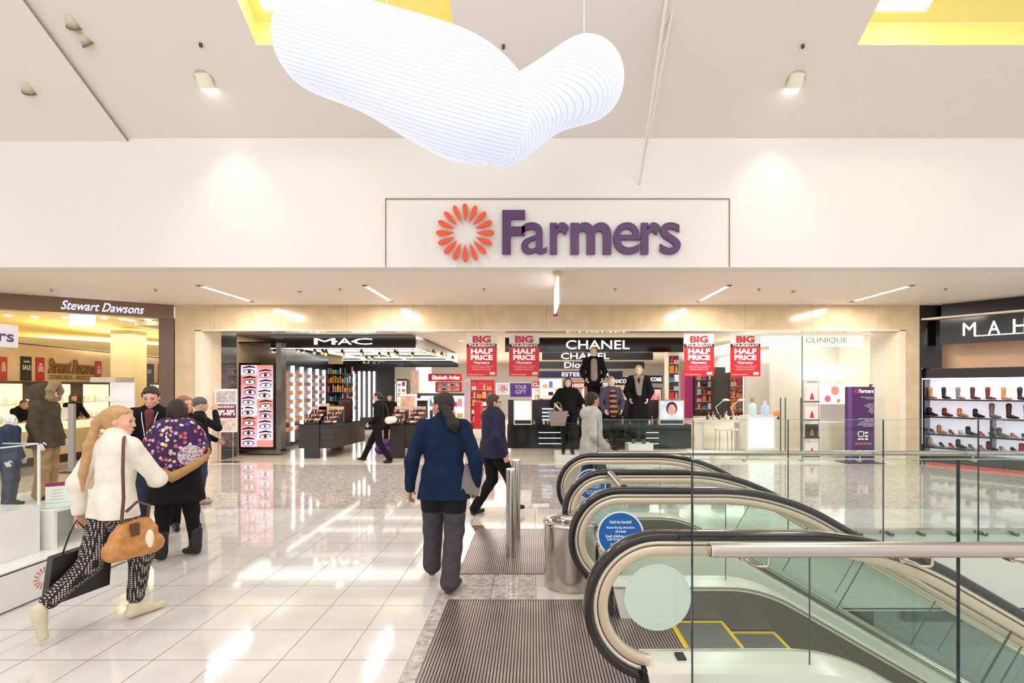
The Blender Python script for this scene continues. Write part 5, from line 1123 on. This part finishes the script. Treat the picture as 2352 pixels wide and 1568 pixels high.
cabinet('pale racks of clothing at the far back of the store', 1140,1170,28,880,905,WL,M('shelf_mix4',(150,130,150),.5,var=.8,vscale=9),2)
# store column
tag(MB().box(fx(955,24),fx(985,24),24,24.6,0,3.3).build('column', WHITE), 'white square column in the middle of the store', 'column')
# shop ceiling downlights
for i,(px,Yp) in enumerate(((543,12.9),(780,12.9),(1018,12.9),(1492,12.9),(1738,12.9),(1985,12.9),(1140,18),(1060,16),(1150,24),(1100,21),(1180,21))):
    o = thing('downlight', 'round recessed downlight in the store ceiling, %s counted from the front left'%ORD[i], 'light', (fx(px,Yp),Yp,3.295), 0, 'store ceiling downlights'); MB().lathe((0,0,0),[(.11,0),(.11,.004)],20).build('lens', LED, o); mb = MB(); mb.rings([[(r*math.cos(2*PI*j/20),r*math.sin(2*PI*j/20),z) for j in range(20)] for r,z in ((.11,-.004),(.13,-.004),(.13,.004))],0,False); mb.build('rim', WHITE, o)
bx('low glass barrier standing in front of the black counter','glass_barrier','glass panel',fx(1238,12.05),4.4,12.05,12.06,.0,.95,G_CLEAR)

# ================================================================ WHITE SKINCARE SHOP (right)
o = fascia('glowing white fascia reading CLINIQUE at the right of the store', 6.05,8.5,12.85,2.88,3.14,M('fascia_white',(250,246,232),.4,emit=.75),[('CLINIQUE',fx(1898,12.85),1.06)],M('pale_green_letter',(206,206,150),.4),.62,.3,0)
MB().box(-1.32,-1.22,.0,7,0,.26).build('side_panel', MATS['fascia_white'], o)
bx('white skincare table with stool space, covered with bottles','skincare_table','table',fx(1608,14.3),fx(1716,14.3),14.3,15.0,.80,.88,WHITE)
for a, lb in ((1612,'left'),(1705,'right')): bx('white panel leg under the %s end of the skincare table'%lb,'table_panel','table',fx(a,14.35),fx(a,14.35)+.06,14.35,14.95,0,.798,WHITE)
for px, lb in ((1662,'left'),(1700,'right')):
    o = thing('stool', 'clear-legged %s stool under the white skincare table'%lb, 'stool', (fx(px,14.0),14.0,0), 0, 'stools at the skincare table')
    MB().box(-.2,.2,-.18,.18,.60,.64).build('seat', WHITE, o)
    for a in (-1,1):
        for b in (-1,1): MB().tube([(a*.18,b*.16,0),(a*.16,b*.14,.6)],.012,8).build('leg', CHROME, o)
for px, lb in ((1655,'left'),(1690,'right')):
    o = thing('desk_lamp', 'white jointed magnifier lamp on the skincare table, %s one'%lb, 'lamp', (fx(px,14.6),14.6,.88)); LW = M('lamp_white',(240,236,230),.3)
    MB().tube([(0,0,0),(-.14,0,.35),(.12,0,.58)],.012,8).build('arm', LW, o); MB().lathe((0,0,0),[(.08,0),(.08,.02),(.02,.03)],16).build('base', LW, o); MB().lathe((.16,0,.55),[(.02,.05),(.10,.02),(.11,0),(.08,-.02)],16).build('shade', LW, o)
cabinet('lit white skincare cabinet with a poster front', 1716,1782,13.2,955,1035,WHITE,M('poster_pale',(238,246,250),.4,emit=.6),0,.5)
for k,(px,c,lb,h_) in enumerate(((1728,(200,226,230),'pale blue squared skincare bottle with a gold top',.42),(1757,(186,214,240),'blue rounded skincare bottle',.36),(1785,(240,150,90),'small orange pack',.16))):
    o = thing('display_bottle', lb+' on the lit white cabinet', 'bottle', (fx(px,13.35),13.35,1.045)); MB().lathe((0,0,0),[(.09,0),(.10,.02),(.10,h_*.7),(.04,h_*.85)],16).build('body', M('dbot%d'%k,c,.15,emit=.15), o); MB().lathe((0,0,h_*.85),[(.05,0),(.05,h_*.3)],12).build('cap', M('cap_gold',(190,160,100),.3) if k==0 else WHITE, o)
cabinet('white counter with a grey upper panel beside the brochure rack', 1886,1946,13.0,970,1050,WHITE,M('counter_cream',(238,230,214),.4),0,.5)
bx('grey back panel above the white counter','backing_panel','panel',fx(1886,13.2),fx(1944,13.2),13.2,13.24,fz(966,13.2),fz(928,13.2),M('panel_grey',(204,194,200),.4))
o = thing('wall_poster', 'lit poster with pink and orange blots behind the white counter', 'poster', (fx(1918,14.6),14.6,fz(928,14.6))); MB().box(-.5,.5,0,.03,0,.60).build('sheet', M('poster_lit',(250,244,238),.5,emit=.7), o)
for k,(x_,z_,r_,c) in enumerate(((0,.40,.12,(236,140,120)),(-.22,.16,.09,(226,90,120)),(.1,.1,.05,(236,120,50)),(.36,.24,.08,(240,170,190)))): q = MB(); q.ell((x_,-.004,z_),r_,.003,r_*1.1); q.build('blot', M('blot%d'%k,c,.5,emit=.4), o)
bx('tall bright white light panel above the blotted poster','light_panel','light',fx(1850,14.8),fx(1938,14.8),14.8,14.85,fz(872,14.8),fz(842,14.8),M('panel_glow',(255,254,250),.5,emit=1.4))
bx('white partition wall behind the skincare cabinets','partition','wall panel',fx(1770,15.2),fx(2040,15.2),15.2,15.3,0,3.3,M('partition_white',(224,218,210),.5))
bx('white partition wall left of the doorway mirror','partition','wall panel',fx(1712,16.5),fx(1772,16.5),16.5,16.6,0,2.6,MATS['partition_white'])
# glazed front with door
o = thing('shop_glazing', 'frameless glass shop front with steel door bars beside the brochure rack', 'glazing', (0,12.55,0))
for a, b in ((1773,1832),(1834,2052)): MB().box(fx(a,12.75),fx(b,12.75),0,.012,0,3.05 if a > 1800 else 2.2).build('glass_panel', G_CLEAR, o)
MB().box(fx(1832,12.75),fx(1834,12.75),-.004,.016,0,3.1).build('panel_edge', M('edge_green',(120,150,130),.2), o)
for px in (1782,1793,1828): MB().tube([(fx(px,12.75),-.04,.10),(fx(px,12.75),-.04,1.55)],.016,8).build('door_bar', STEELD, o)
MB().box(fx(2044,12.75),fx(2050,12.75),-.03,.03,0,3.3).build('frame', M('frame_bronze',(140,124,100),.4,.3), o)
# brochure rack
o = thing('brochure_rack', 'slim freestanding wire brochure rack with four red and white catalogues', 'rack', (fx(1863,12.3),12.3,0)); x_ = .19
for a in (-x_,x_): MB().tube([(a,0,.01),(a,0,1.99)],.009,8).build('upright', M('rack_pink',(186,160,160),.3,.3), o)
MB().box(-x_,x_,-.005,.01,1.90,2.0).build('header', M('header_lilac',(214,204,216),.4), o); text('Farmers', .24,.06, M('grey_letter',(110,100,110),.4), (.03,-.006,1.95), depth=.002, parent=o); MB().box(-.3,.3,-.2,.2,0,.015).build('base', M('base_white',(226,222,220),.3), o)
for k, z_ in enumerate((.12,.58,1.02,1.47)):
    q = MB().box(-.16,.16,-.03,-.01,z_,z_+.32).build('catalogue', M('cat_black',(50,40,36),.4) if k==1 else M('cat_white',(226,214,214),.4), o); 
    f_ = MB(); f_.prism([(-.05,-.032,z_+.04),(.06,-.032,z_+.04),(.015,-.032,z_+.2),(-.01,-.032,z_+.2)],(0,.003,0)); f_.build('cover_figure', M('cat_red',(196,40,56),.4) if k!=1 else M('cat_gold',(150,120,50),.4), q)
    MB().box(-x_,x_,-.05,0,z_-.03,z_).build('pocket', M('pocket_plum',(96,56,84),.4), o)
# purple totem
o = thing('banner_totem', 'tall purple Farmers directory totem at the right of the entrance', 'sign', (fx(1978,11.95),11.95,0)); PD = M('totem_purple',(74,34,92),.35)
MB().box(-.315,.315,0,.12,.01,fz(888,11.95)).build('panel', PD, o); MB().box(-.32,-.22,-.002,0,.02,fz(888,11.95)-.01).build('edge_stripe', M('totem_light',(106,66,130),.35), o); MB().box(-.45,.45,-.2,.3,0,.015).build('base', M('totem_base',(60,50,60),.4), o)
text('Farmers', .35,.10, WTXT, (.12,-.003,1.72), depth=.003, bold=.03, parent=o); sun_logo(o, (-.12,-.003,1.72), .055, (1,0,0), (0,0,1), ORANGE, .002, one=True, name='sunburst')
for z_, w_ in ((1.575,.3),(1.54,.17),(1.41,.14),(1.375,.22),(1.34,.16),(1.305,.1),(1.27,.1),(1.235,.13),(1.20,.07)): text('Welcome to Farmers'[:max(5,int(w_*50))], w_,.022, WTXT, (.29-w_/2,-.003,z_), depth=.002, parent=o)
for z_, w_ in ((1.06,.36),(1.02,.2),(.985,.3),(.95,.34),(.915,.38),(.88,.24)): text('Ladies Fashion Accessories Cosmetics'[:max(8,int(w_*60))], w_,.022, WTXT, (.29-w_/2,-.003,z_), depth=.002, parent=o)
mb = MB()
for a in ((-.08,.07,.62,.64),(-.08,.07,.74,.76),(-.08,-.06,.62,.76),(.05,.07,.62,.76),(.09,.16,.70,.74),(.09,.16,.62,.66),(-.08,-.02,.55,.59),(0,.06,.55,.59),(.09,.16,.55,.59)): mb.box(a[0],a[1],-.003,0,a[2],a[3])
mb.build('device_icons', WTXT, o); mb = MB()
for k in range(6): mb.box(-.14+k*.068,-.10+k*.068,-.003,0,.44,.48)
mb.build('social_icons', M('icon_orange',(226,130,110),.4), o)
o = thing('wall_screen', 'small framed blue screen on the cream wall right of the purple totem', 'screen', (fx(2010,12.57),12.57,fz(918,12.6))); MB().box(-.12,.14,0,.05,0,.39).build('frame', M('frame_dark',(44,50,66),.3), o); MB().box(-.09,.11,-.004,0,.03,.36).build('display', M('disp_blue',(214,222,240),.4,emit=.8), o)
bx('small red alarm call point on the cream wall','alarm_point','switch',fx(2028,12.62),fx(2040,12.62),12.6,12.63,fz(938,12.62),fz(928,12.62),M('alarm_red',(220,60,60),.4)); bx('white switch plate beside the red alarm point','switch_plate','switch',fx(2010,12.62),fx(2026,12.62),12.6,12.62,fz(938,12.62),fz(929,12.62),WHITE)
tag(MB().box(fx(2000,12.68),9.3,12.62,12.7,0,3.3).build('wall_entry_right', M('entry_cream',(242,226,200),.4)), kind='structure')
# ================================================================ JEWELLERY SHOP (left, angled front)
JA = Vector((-8.40,11.65,0)); JD = Vector((-.855,-.517,0)).normalized(); JN = Vector((-JD.y,JD.x,0))   # JN points out to the mall?
if JN.y > 0: JN = -JN
BRZ = M('bronze_frame',(124,100,78),.3,.35); BR2 = M('bronze_shade',(104,84,72),.35,.3)
mb = MB(); c = JA+JD*4.3+Vector((0,0,3.57)); mb.obox(c-JN*.12, JD*4.3, JN*.12, (0,0,.165)); struct('wall_jewel_header', mb, BRZ)
mb = MB(); mb.obox(JA+JD*.14-JN*.15+Vector((0,0,1.705)), JD*.14, JN*.15, (0,0,1.705)); struct('wall_jewel_jamb', mb, BR2)
o = thing('shop_sign', 'blue-edged script lettering of the jeweller on the bronze header', 'sign', JA+JD*1.25+Vector((0,0,3.57)))
text('Stewart Dawsons', 1.42,.2, M('sign_blue',(90,70,190),.4,emit=.6), JN*.004, u=-JD, depth=.008, bold=.012, shear=.35, parent=o, name='letter_halo'); text('Stewart Dawsons', 1.40,.19, M('sign_lit',(255,250,255),.4,emit=2.0), JN*.014, u=-JD, depth=.006, shear=.35, parent=o)
def jw(px): # back wall line
    A_ = Vector((-13.05,12.73,0)); D_ = Vector((-.95,6.07,0)); k = (px-VPX)/F
    t_ = (k*A_.y-A_.x)/(D_.x-k*D_.y); return A_+D_*t_
WD = Vector((-.95,6.07,0)).normalized(); WNn = Vector((WD.y,-WD.x,0))
W0 = Vector((-13.05,12.73,0))-WD*3.5
mb = MB(); mb.obox(W0+WD*7-WNn*.05+Vector((0,0,1.47)), WD*7, WNn*.05, (0,0,1.47)); struct('wall_jewel_back', mb, M('jewel_wall',(246,218,176),.5,var=.03))
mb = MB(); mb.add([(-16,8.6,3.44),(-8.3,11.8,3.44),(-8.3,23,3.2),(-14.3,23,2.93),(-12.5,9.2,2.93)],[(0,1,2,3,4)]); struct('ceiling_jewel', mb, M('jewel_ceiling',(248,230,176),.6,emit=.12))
for a,b,lb in ((0,0,''),): pass
mb = MB(); mb.box(-8.45,-8.35,12.0,23,0,3.4); struct('wall_jewel_right', mb, M('jewel_side',(226,196,150),.5))
mb = MB(); mb.obox(W0+WD*7+WNn*.01+Vector((0,0,2.925)), WD*7, WNn*.012, (0,0,.012)); struct('gap_shadow_strip', mb, M('gap_shadow',(70,50,36),.6))  # shade of the gap above the wall, put in as a dark-coloured strip
tag(MB().box(-11.02,-10.46,13.0,13.5,0,3.3).build('column', M('column_cream',(226,208,170),.5)), 'square cream column inside the jewellery shop', 'column')
WLIT = M('case_lit',(255,236,190),.5,emit=1.1,var=.25,vscale=6)
o = thing('wall_display_case', 'long lit jewellery wall case below the sale posters', 'display case', (0,0,0))
mb = MB(); mb.obox(W0+WD*7+WNn*.16+Vector((0,0,1.93)), WD*7, WNn*.16, (0,0,.03)); mb.build('top_rail', M('rail_dark',(60,42,30),.4), o)
mb = MB(); mb.obox(W0+WD*7+WNn*.02+Vector((0,0,1.42)), WD*7, WNn*.015, (0,0,.48)); mb.build('lit_back', WLIT, o)
mb = MB(); mb.obox(W0+WD*7+WNn*.16+Vector((0,0,1.38)), WD*7, WNn*.14, (0,0,.008)); mb.build('glass_shelf', M('shelf_glass',(240,220,180),.2), o)
for k in range(9): mb = MB(); mb.obox(W0+WD*(.3+1.6*k)+WNn*.17+Vector((0,0,1.42)), WD*.03, WNn*.15, (0,0,.5)); mb.build('divider', M('rail_dark',(60,42,30),.4), o)
random.seed(5); jb = None
for k in range(48):
    p = W0+WD*(2.6+.11*k+random.uniform(-.02,.02))+WNn*random.uniform(.12,.25); p.z = (1.39 if k%2 else .955)+.0
    if jb is None: jb = MB(); jb.ell((0,0,.07),.07,.05,.08,10,6); jb = jb.build('necklace_bust', M('bust_white',(250,240,216),.5,emit=.3)); c = jb
    else: c = jb.copy(); C.objects.link(c)
    c.location = p; c.scale = (1,1,.7+.6*random.random()); tag(c, 'small pale jewellery bust in the lit wall case', 'jewellery bust', 'busts in the jewellery wall case')
def wpost(pa, pb, z0, z1, mat, lb, words):
    w_ = (jw(pb)-jw(pa)).length; p = (jw(pa)+jw(pb))/2+WNn*.02; o = thing('sale_poster', lb, 'poster', p+Vector((0,0,z0))); mb = MB(); mb.obox((0,0,(z1-z0)/2), WD*w_/2, WNn*.008, (0,0,(z1-z0)/2)); mb.build('sheet', mat, o)
    for s_, q, ww, hh_ in words: text(s_, w_*ww, hh_, WTXT, WNn*.01+Vector((0,0,(z1-z0)*q)), u=WD, depth=.004, bold=.02, parent=o)
    return o
JR = M('jewel_red',(214,40,40),.45); JB = M('jewel_black',(40,26,24),.4)
wpost(-4,14,1.98,2.55,JR,'red sale poster on the jeweller wall, leftmost',[('30%',.7,.4,.08),('50%',.5,.6,.14)])
wpost(46,70,1.98,2.60,JB,'black SALE poster left of the gold script on the jeweller wall',[('SALE',.55,.8,.12),('stocktake',.8,.6,.05)])
wpost(81,100,1.98,2.60,JR,'red 50 percent poster just left of the gold script on the jeweller wall',[('30%',.7,.4,.08),('50%',.5,.7,.14)])
wpost(218,231,1.98,2.62,JR,'red 50 percent poster just right of the gold script on the jeweller wall',[('30%',.7,.4,.08),('50%',.5,.7,.14)])
wpost(305,318,1.98,2.68,JR,'narrow red poster right of the cream column',[('30%',.7,.4,.08),('50%',.5,.7,.14)])
wpost(329,352,1.98,2.66,JB,'black SALE poster with a model right of the cream column',[('SALE',.6,.4,.16)])
wpost(363,372,1.98,2.68,JR,'red poster at the far right end of the jeweller wall',[('50%',.5,.7,.14)])
o = thing('wall_sign', 'gold script sign of the jeweller lit on its back wall', 'sign', (jw(108)+jw(216))/2+WNn*.03+Vector((0,0,2.3))); La = (jw(216)-jw(108)).length
text('Stewart Dawsons', La,.42, M('gold_letter',(150,110,50),.3,.4), (0,0,.1), u=WD, depth=.03, shear=.35, bold=.01, parent=o); text('DIAMONDS - WATCHES', La*.95,.12, M('gold_letter2',(190,150,80),.3,.4), (0,0,-.2), u=WD, depth=.02, parent=o)
# counters
o = thing('jewellery_counter', 'long cream jewellery counter with a glass top in front of the assistants', 'counter', (0,0,0))
CC = M('counter_beige',(214,186,140),.4); p0 = Vector((-11.85,10.8,0)); p1 = Vector((-11.4,13.8,0)); dd_ = (p1-p0).normalized(); nn2 = Vector((dd_.y,-dd_.x,0)); L2 = (p1-p0).length/2; mid = (p0+p1)/2
mb = MB(); mb.obox(mid+Vector((0,0,.5)), dd_*L2, nn2*.3, (0,0,.30)); mb.build('body', CC, o); mb = MB(); mb.obox(mid+Vector((0,0,.1)), dd_*L2, nn2*.26, (0,0,.099)); mb.build('plinth', M('plinth_brown',(60,44,38),.5), o)
mb = MB(); mb.obox(mid+Vector((0,0,.9)), dd_*L2, nn2*.3, (0,0,.099)); mb.build('glass_case', M('case_lit2',(255,238,196),.15,emit=.5,var=.3,vscale=10), o); mb = MB(); mb.obox(mid+Vector((0,0,1.008)), dd_*L2, nn2*.31, (0,0,.008)); mb.build('glass_top', G_CLEAR, o)
for k, (t_, lb) in enumerate(((.9,'left'),(1.25,'right'))):
    p = p0+dd_*t_*1.2; o = thing('counter_card', 'white and purple counter card, %s of the two on the jewellery counter'%lb, 'card', p+Vector((0,0,1.017)), .6); MB().box(-.15,.15,0,.012,0,.30).build('card', M('card_purple',(90,36,80),.4), o); MB().box(-.12,.15,-.003,0,.0,.30).build('print', WHITE, o)
# white showcase tower
o = thing('showcase_tower', 'tall white lit glass showcase with bracelet pads at the jewellery shop entrance', 'display case', (fx(260,12.2),12.2,0)); MB().box(-.3,.3,-.3,.3,0,.35).build('base', WHITE, o); MB().box(-.3,.3,.26,.3,.35,2.03).build('back_panel', M('tower_lit',(246,246,250),.5,emit=.3), o); MB().box(-.3,.3,-.3,.3,1.93,2.05).build('top', WHITE, o)
for z_ in (.7,1.1,1.45): MB().box(-.3,.3,-.3,.26,z_,z_+.012).build('glass_shelf', G_CLEAR, o)
MB().box(-.3,.3,-.306,-.3,.35,1.93).build('glass_front', G_CLEAR, o)
bp_ = None
for k in range(12):
    c_ = None
    if bp_ is None: q = MB(); q.ell((0,0,.045),.09,.06,.045,12,6); bp_ = q.build('bracelet_pad', M('pad_white',(250,250,252),.4,emit=.25)); c_ = bp_
    else: c_ = bp_.copy(); C.objects.link(c_)
    c_.location = (fx(260,12.2)-.18+.18*(k%3), 12.05, (.712,1.112,1.462,.36)[k//3]); tag(c_, 'white bracelet pad in the tall white showcase', 'display pad', 'bracelet pads in the white showcase')
o = thing('hanging_lightbox', 'white lit box sign hanging inside the jewellery shop front', 'sign', (fx(186,11),11.0,3.17)); MB().box(-.26,.26,0,.08,0,.26).build('box', M('lb_white',(214,226,250),.4,emit=1.2), o); MB().box(-.26,.26,.02,.06,.26,.29).build('mount', BLACKM, o)
o = thing('security_post', 'slim grey security gate post at the jewellery shop entrance', 'post', (-9.82,10.62,0)); MB().box(-.06,.06,-.03,.03,.02,1.46).build('post', M('post_grey',(176,172,168),.35,.5), o); MB().box(-.03,.03,-.02,.02,1.46,1.52).build('top_cap', BLACKM, o); MB().box(-.2,.2,-.12,.12,0,.02).build('base', DGREY, o)
for i in range(16):
    px = (65,105,140,180,212,250,330,350,20,80,150,300,340,362,240,280)[i]; Yp = (15,15.5,16,16.5,17,17.5,18,18.5,11.2,11.4,11.5,12,11.9,12.5,11.6,11.8)[i]; z_ = 3.15 if i < 8 else 3.40
    if i<8: Yp = 14.3+i*.55; z_ = 2.98+.0*i
    o = thing('downlight', 'warm downlight in the jewellery shop ceiling, %s'%ORD[i], 'light', (fx(px,Yp),Yp,z_), 0, 'jewellery shop downlights'); MB().lathe((0,0,0),[(.06,0),(.06,.01)],14).build('lens', M('warm_lens',(255,240,200),.4,emit=8), o)

# ================================================================ WHITE MALL DISPLAY (left foreground)
DX = -4.216
o = thing('display_plinth', 'low white display platform with a red sunburst on its side', 'platform', (DX,0,0)); PW = M('plinth_white',(236,236,232),.18)
MB().box(-2.6,0,2.2,5.2,.012,.30).build('body', PW, o); MB().box(-2.58,-.02,2.22,5.18,0,.012).build('shadow_base', BLACKM, o); MB().box(-2.6,.001,2.2,5.2,.302,.312).build('groove', M('groove_dark',(60,62,66),.4), o)
MB().box(-2.6,0,2.2,5.2,.313,.325).build('top', PW, o)
sun_logo(o, (.002,4.30,.165), .095, (0,1,0), (0,0,1), M('sun_red',(222,84,72),.4), .002, one=True, name='sunburst', thin=.5)
o = thing('display_block', 'white block with a clear glass case on top at the left edge', 'display case', (-4.45,0,.326)); MB().box(-1.3,0,2.6,4.5,0,.42).build('block', PW, o)
for a in ((-.33,-.002,4.492,4.5),(-.008,0,2.6,4.49)): MB().box(a[0],a[1],a[2],a[3],.421,.965).build('glass_side', G_CLEAR, o)
MB().box(-.33,0,2.6,4.5,.966,.974).build('glass_lid', G_CLEAR, o)
FRW = M('frame_white',(236,240,240),.4)
for a in ((-.014,.002,4.488,4.504,.42,.976),(-.012,.002,2.6,4.5,.965,.976),(-.33,0,4.49,4.502,.965,.976)): MB().box(*a).build('case_edge', FRW, o)
o = thing('display_cube', 'open white display cube with a round glass shelf beside the parka mannequin', 'display case', (-4.37,4.85,.326))
MB().box(-.42,-.0,-.30,-.27,0,.33).build('side', PW, o); MB().box(-.42,0,.27,.30,0,.33).build('side', PW, o); MB().box(-.42,0,-.3,.3,.331,.352).build('top', PW, o); MB().box(-.42,-.39,-.27,.27,0,.33).build('back', PW, o)
MB().lathe((-.2,0,.354),[(.24,0),(.24,.008)],32).build('glass_disc', M('disc_glass',(200,226,216),.08), o)
tag(MB().box(-5.65,-4.80,4.6,5.7,.326,.64).build('display_block', PW), 'white block under the boots of the parka mannequin', 'plinth')
o = thing('price_sign', 'small clear sign holder with a burgundy-topped notice on the glass shelf', 'sign', (-4.60,4.82,.690), .55); MB().box(-.085,.085,0,.008,0,.20).build('card', WHITE, o); MB().box(-.085,.085,-.002,0,.16,.20).build('header', M('burg2',(150,40,90),.4), o)
for k in range(4): MB().box(-.05+.005*k,.05-.005*k,-.002,0,.03+.03*k,.035+.03*k).build('text_line', M('grey_line',(190,186,190),.5), o)
o = thing('glass_header', 'white overhead sign ending in the letters ers on a tall glass pane, far left', 'sign', (-4.80,0,0)); MB().box(-.012,0,2.9,4.58,.75,2.17).build('glass_panel', G_CLEAR, o); MB().box(-.03,.01,2.9,4.64,2.17,2.375).build('board', M('board_white',(238,234,236),.4), o)
text('Farmers', .62,.105, M('pur_letter',(92,60,110),.4), (.011,4.60-.31,2.27), u=(0,1,0), depth=.002, bold=.012, parent=o)

# ================================================================ SHOE SHOP (right, angled front)
SA = Vector((9.02,11.65,0)); 
o = thing('shop_pier','black glossy pier between the stone portal and the shoe shop','pier',(xb+.01,11.68,0)); MB().box(0,fx(2162,11.7)-xb-.01,0,.2,2.26,3.72).build('upper_panel', BLACK, o); MB().box(0,.07,0,.2,0,2.26).build('post', BLACK, o)
S0 = Vector((9.50,11.62,0)); SD = Vector((.61,-.79,0)); SNv = Vector((-.79,-.61,0))
mb = MB(); mb.obox(S0+SD*2.6-SNv*.1+Vector((0,0,3.555)), SD*2.6, SNv*.1, (0,0,.17)); struct('wall_shoe_header', mb, M('header_black',(34,28,30),.35))
o = thing('shop_sign', 'dark glossy sign box with lit white capitals M A H over the shoe shop', 'sign', S0+SD*.02+SNv*.02+Vector((0,0,3.08))); mb = MB(); mb.obox(SD*2.2+SNv*.08, SD*2.2, SNv*.08, (0,0,.29)); mb.build('box', M('signbox',(52,52,56),.12), o)
for s_, t_, w_ in (('M',.52,.22),('A',.93,.19),('H',1.33,.20)): text(s_, w_,.28, M('lit_yellow_white',(255,246,224),.4,emit=2.2), SD*t_+SNv*.162+Vector((0,0,.02)), u=SD, depth=.02, bold=0, parent=o)
mb = MB(); mb.obox(SD*1.5+SNv*.164+Vector((0,0,-.14)), SD*.9, SNv*.004, (0,0,.008)); mb.build('underline', LED, o)
K0 = Vector((9.29,11.9,0)); KL = 4.2
mb = MB(); mb.obox(K0+SD*KL/2-SNv*.55+Vector((0,0,1.6)), SD*KL/2, SNv*.05, (0,0,1.6)); struct('wall_shoe_back', mb, M('shoe_wall',(255,206,168),.5))
mb = MB(); mb.obox(K0+SD*KL/2+SNv*(-.3)+Vector((0,0,3.4)), SD*KL/2, SNv*.6, (0,0,.02)); struct('ceiling_shoe', mb, M('shoe_ceiling',(250,230,214),.5))
o = thing('shoe_shelving', 'long white-lit shoe shelving with a dark canopy and red kerb', 'shelving', K0); 
def kb(nm, t0, t1, n0, n1, z0, z1, mat): mb = MB(); mb.obox(SD*(t0+t1)/2+SNv*(n0+n1)/2+Vector((0,0,(z0+z1)/2)), SD*(t1-t0)/2, SNv*(n1-n0)/2, (0,0,(z1-z0)/2)); return mb.build(nm, mat, o)
kb('back_panel', 0, KL, -.42, -.40, .25, 2.0, M('shoe_lit',(236,232,246),.5,emit=.55)); kb('canopy', .0, KL, -.40, .12, 2.02, 2.24, M('canopy_brown',(40,30,34),.15)); kb('canopy_light', 0, KL, -.1, .1, 2.0, 2.018, LED)
SHB = M('shelf_black2',(26,22,24),.3)
for z_ in (1.53,1.12,.71,.40): kb('shelf', .0, KL, -.40, .0, z_-.03, z_, SHB)
kb('plinth', 0, KL, -.4, .1, 0.06, .26, M('plinth_dark',(48,40,40),.3)); kb('kerb', .1, KL, -.4, .22, .0, .06, M('kerb_red',(206,84,62),.3)); kb('upright', 0, .04, -.4, .02, 0, 2.3, SHB); kb('divider', 1.2, 1.24, -.4, 0, .40, 1.12, SHB); kb('divider', 2.4, 2.44, -.4, 0, .40, 1.12, SHB)
SC = [('tan',(196,130,78)),('dark brown',(66,42,34)),('black',(26,22,24)),('burgundy',(110,40,40)),('grey',(130,116,108)),('red',(190,50,46)),('cream',(224,206,180))]
def shoe_mesh(kind, nm, c):
    m_ = M('leather_'+nm.replace(' ','_'), c, .4)
    P = [('c',(-.10,0,.045),(.0,0,.05),.038,.036,1),('c',(.0,0,.04),(.13,0,.032),.036,.026,1)]
    if kind == 'boot': P += [('c',(-.09,0,.07),(-.09,0,.30),.042,.055,1)]
    elif kind == 'ankle': P += [('c',(-.09,0,.07),(-.09,0,.16),.042,.048,1)]
    else: P = [('c',(-.10,0,.075),(-.06,0,.07),.034,.03,1),('c',(-.06,0,.06),(.12,0,.028),.030,.024,1),('c',(-.115,0,.07),(-.115,0,.01),.018,.012,1)]
    return sdf_obj({'boot':'tall_boot','ankle':'ankle_boot','low':'heeled_shoe'}[kind], P, m_, res=.016, k=.03)
smesh = {}
ang = math.atan2(SNv.y,SNv.x)
random.seed(21)
kw_ = {'boot':'tall boot','ankle':'ankle boot','low':'heeled shoe'}
for si, (z_, kind, n_, nm_) in enumerate(((1.53,'boot',15,'top shelf'),(1.12,'boot',14,'second shelf'),(.71,'low',22,'third shelf'),(.40,'low',22,'bottom shelf'))):
    for k in range(n_):
        kd = kind if kind != 'low' else ('low' if (k+si)%3 else 'ankle')
        if si < 2 and k < 4: kd = 'ankle' if si else 'boot'
        cn, cc = SC[(k*3+si*2)%7] if kind == 'low' else SC[(k*2+si)%5]
        if (kd,cn) not in smesh: b = smesh[(kd,cn)] = shoe_mesh(kd,cn,cc); c_ = b
        else: c_ = smesh[(kd,cn)].copy(); C.objects.link(c_)
        p = K0+SD*(.14+(KL-.3)*k/n_)+SNv*(-.2)+Vector((0,0,z_+.003)); c_.location = p; c_.rotation_euler = (0,0,ang+(.9 if kd!='low' else .5))
        s_ = 1.0 if kd != 'boot' else (.95 if si else .85); c_.scale = (s_,s_,s_*(.95 if si==0 else 1))
        tag(c_, '%s %s, %s from the left on the %s of the shoe shop'%(cn,kw_[kd],ORD[k],nm_), 'boot' if kd!='low' else 'shoe', 'footwear on the '+nm_)
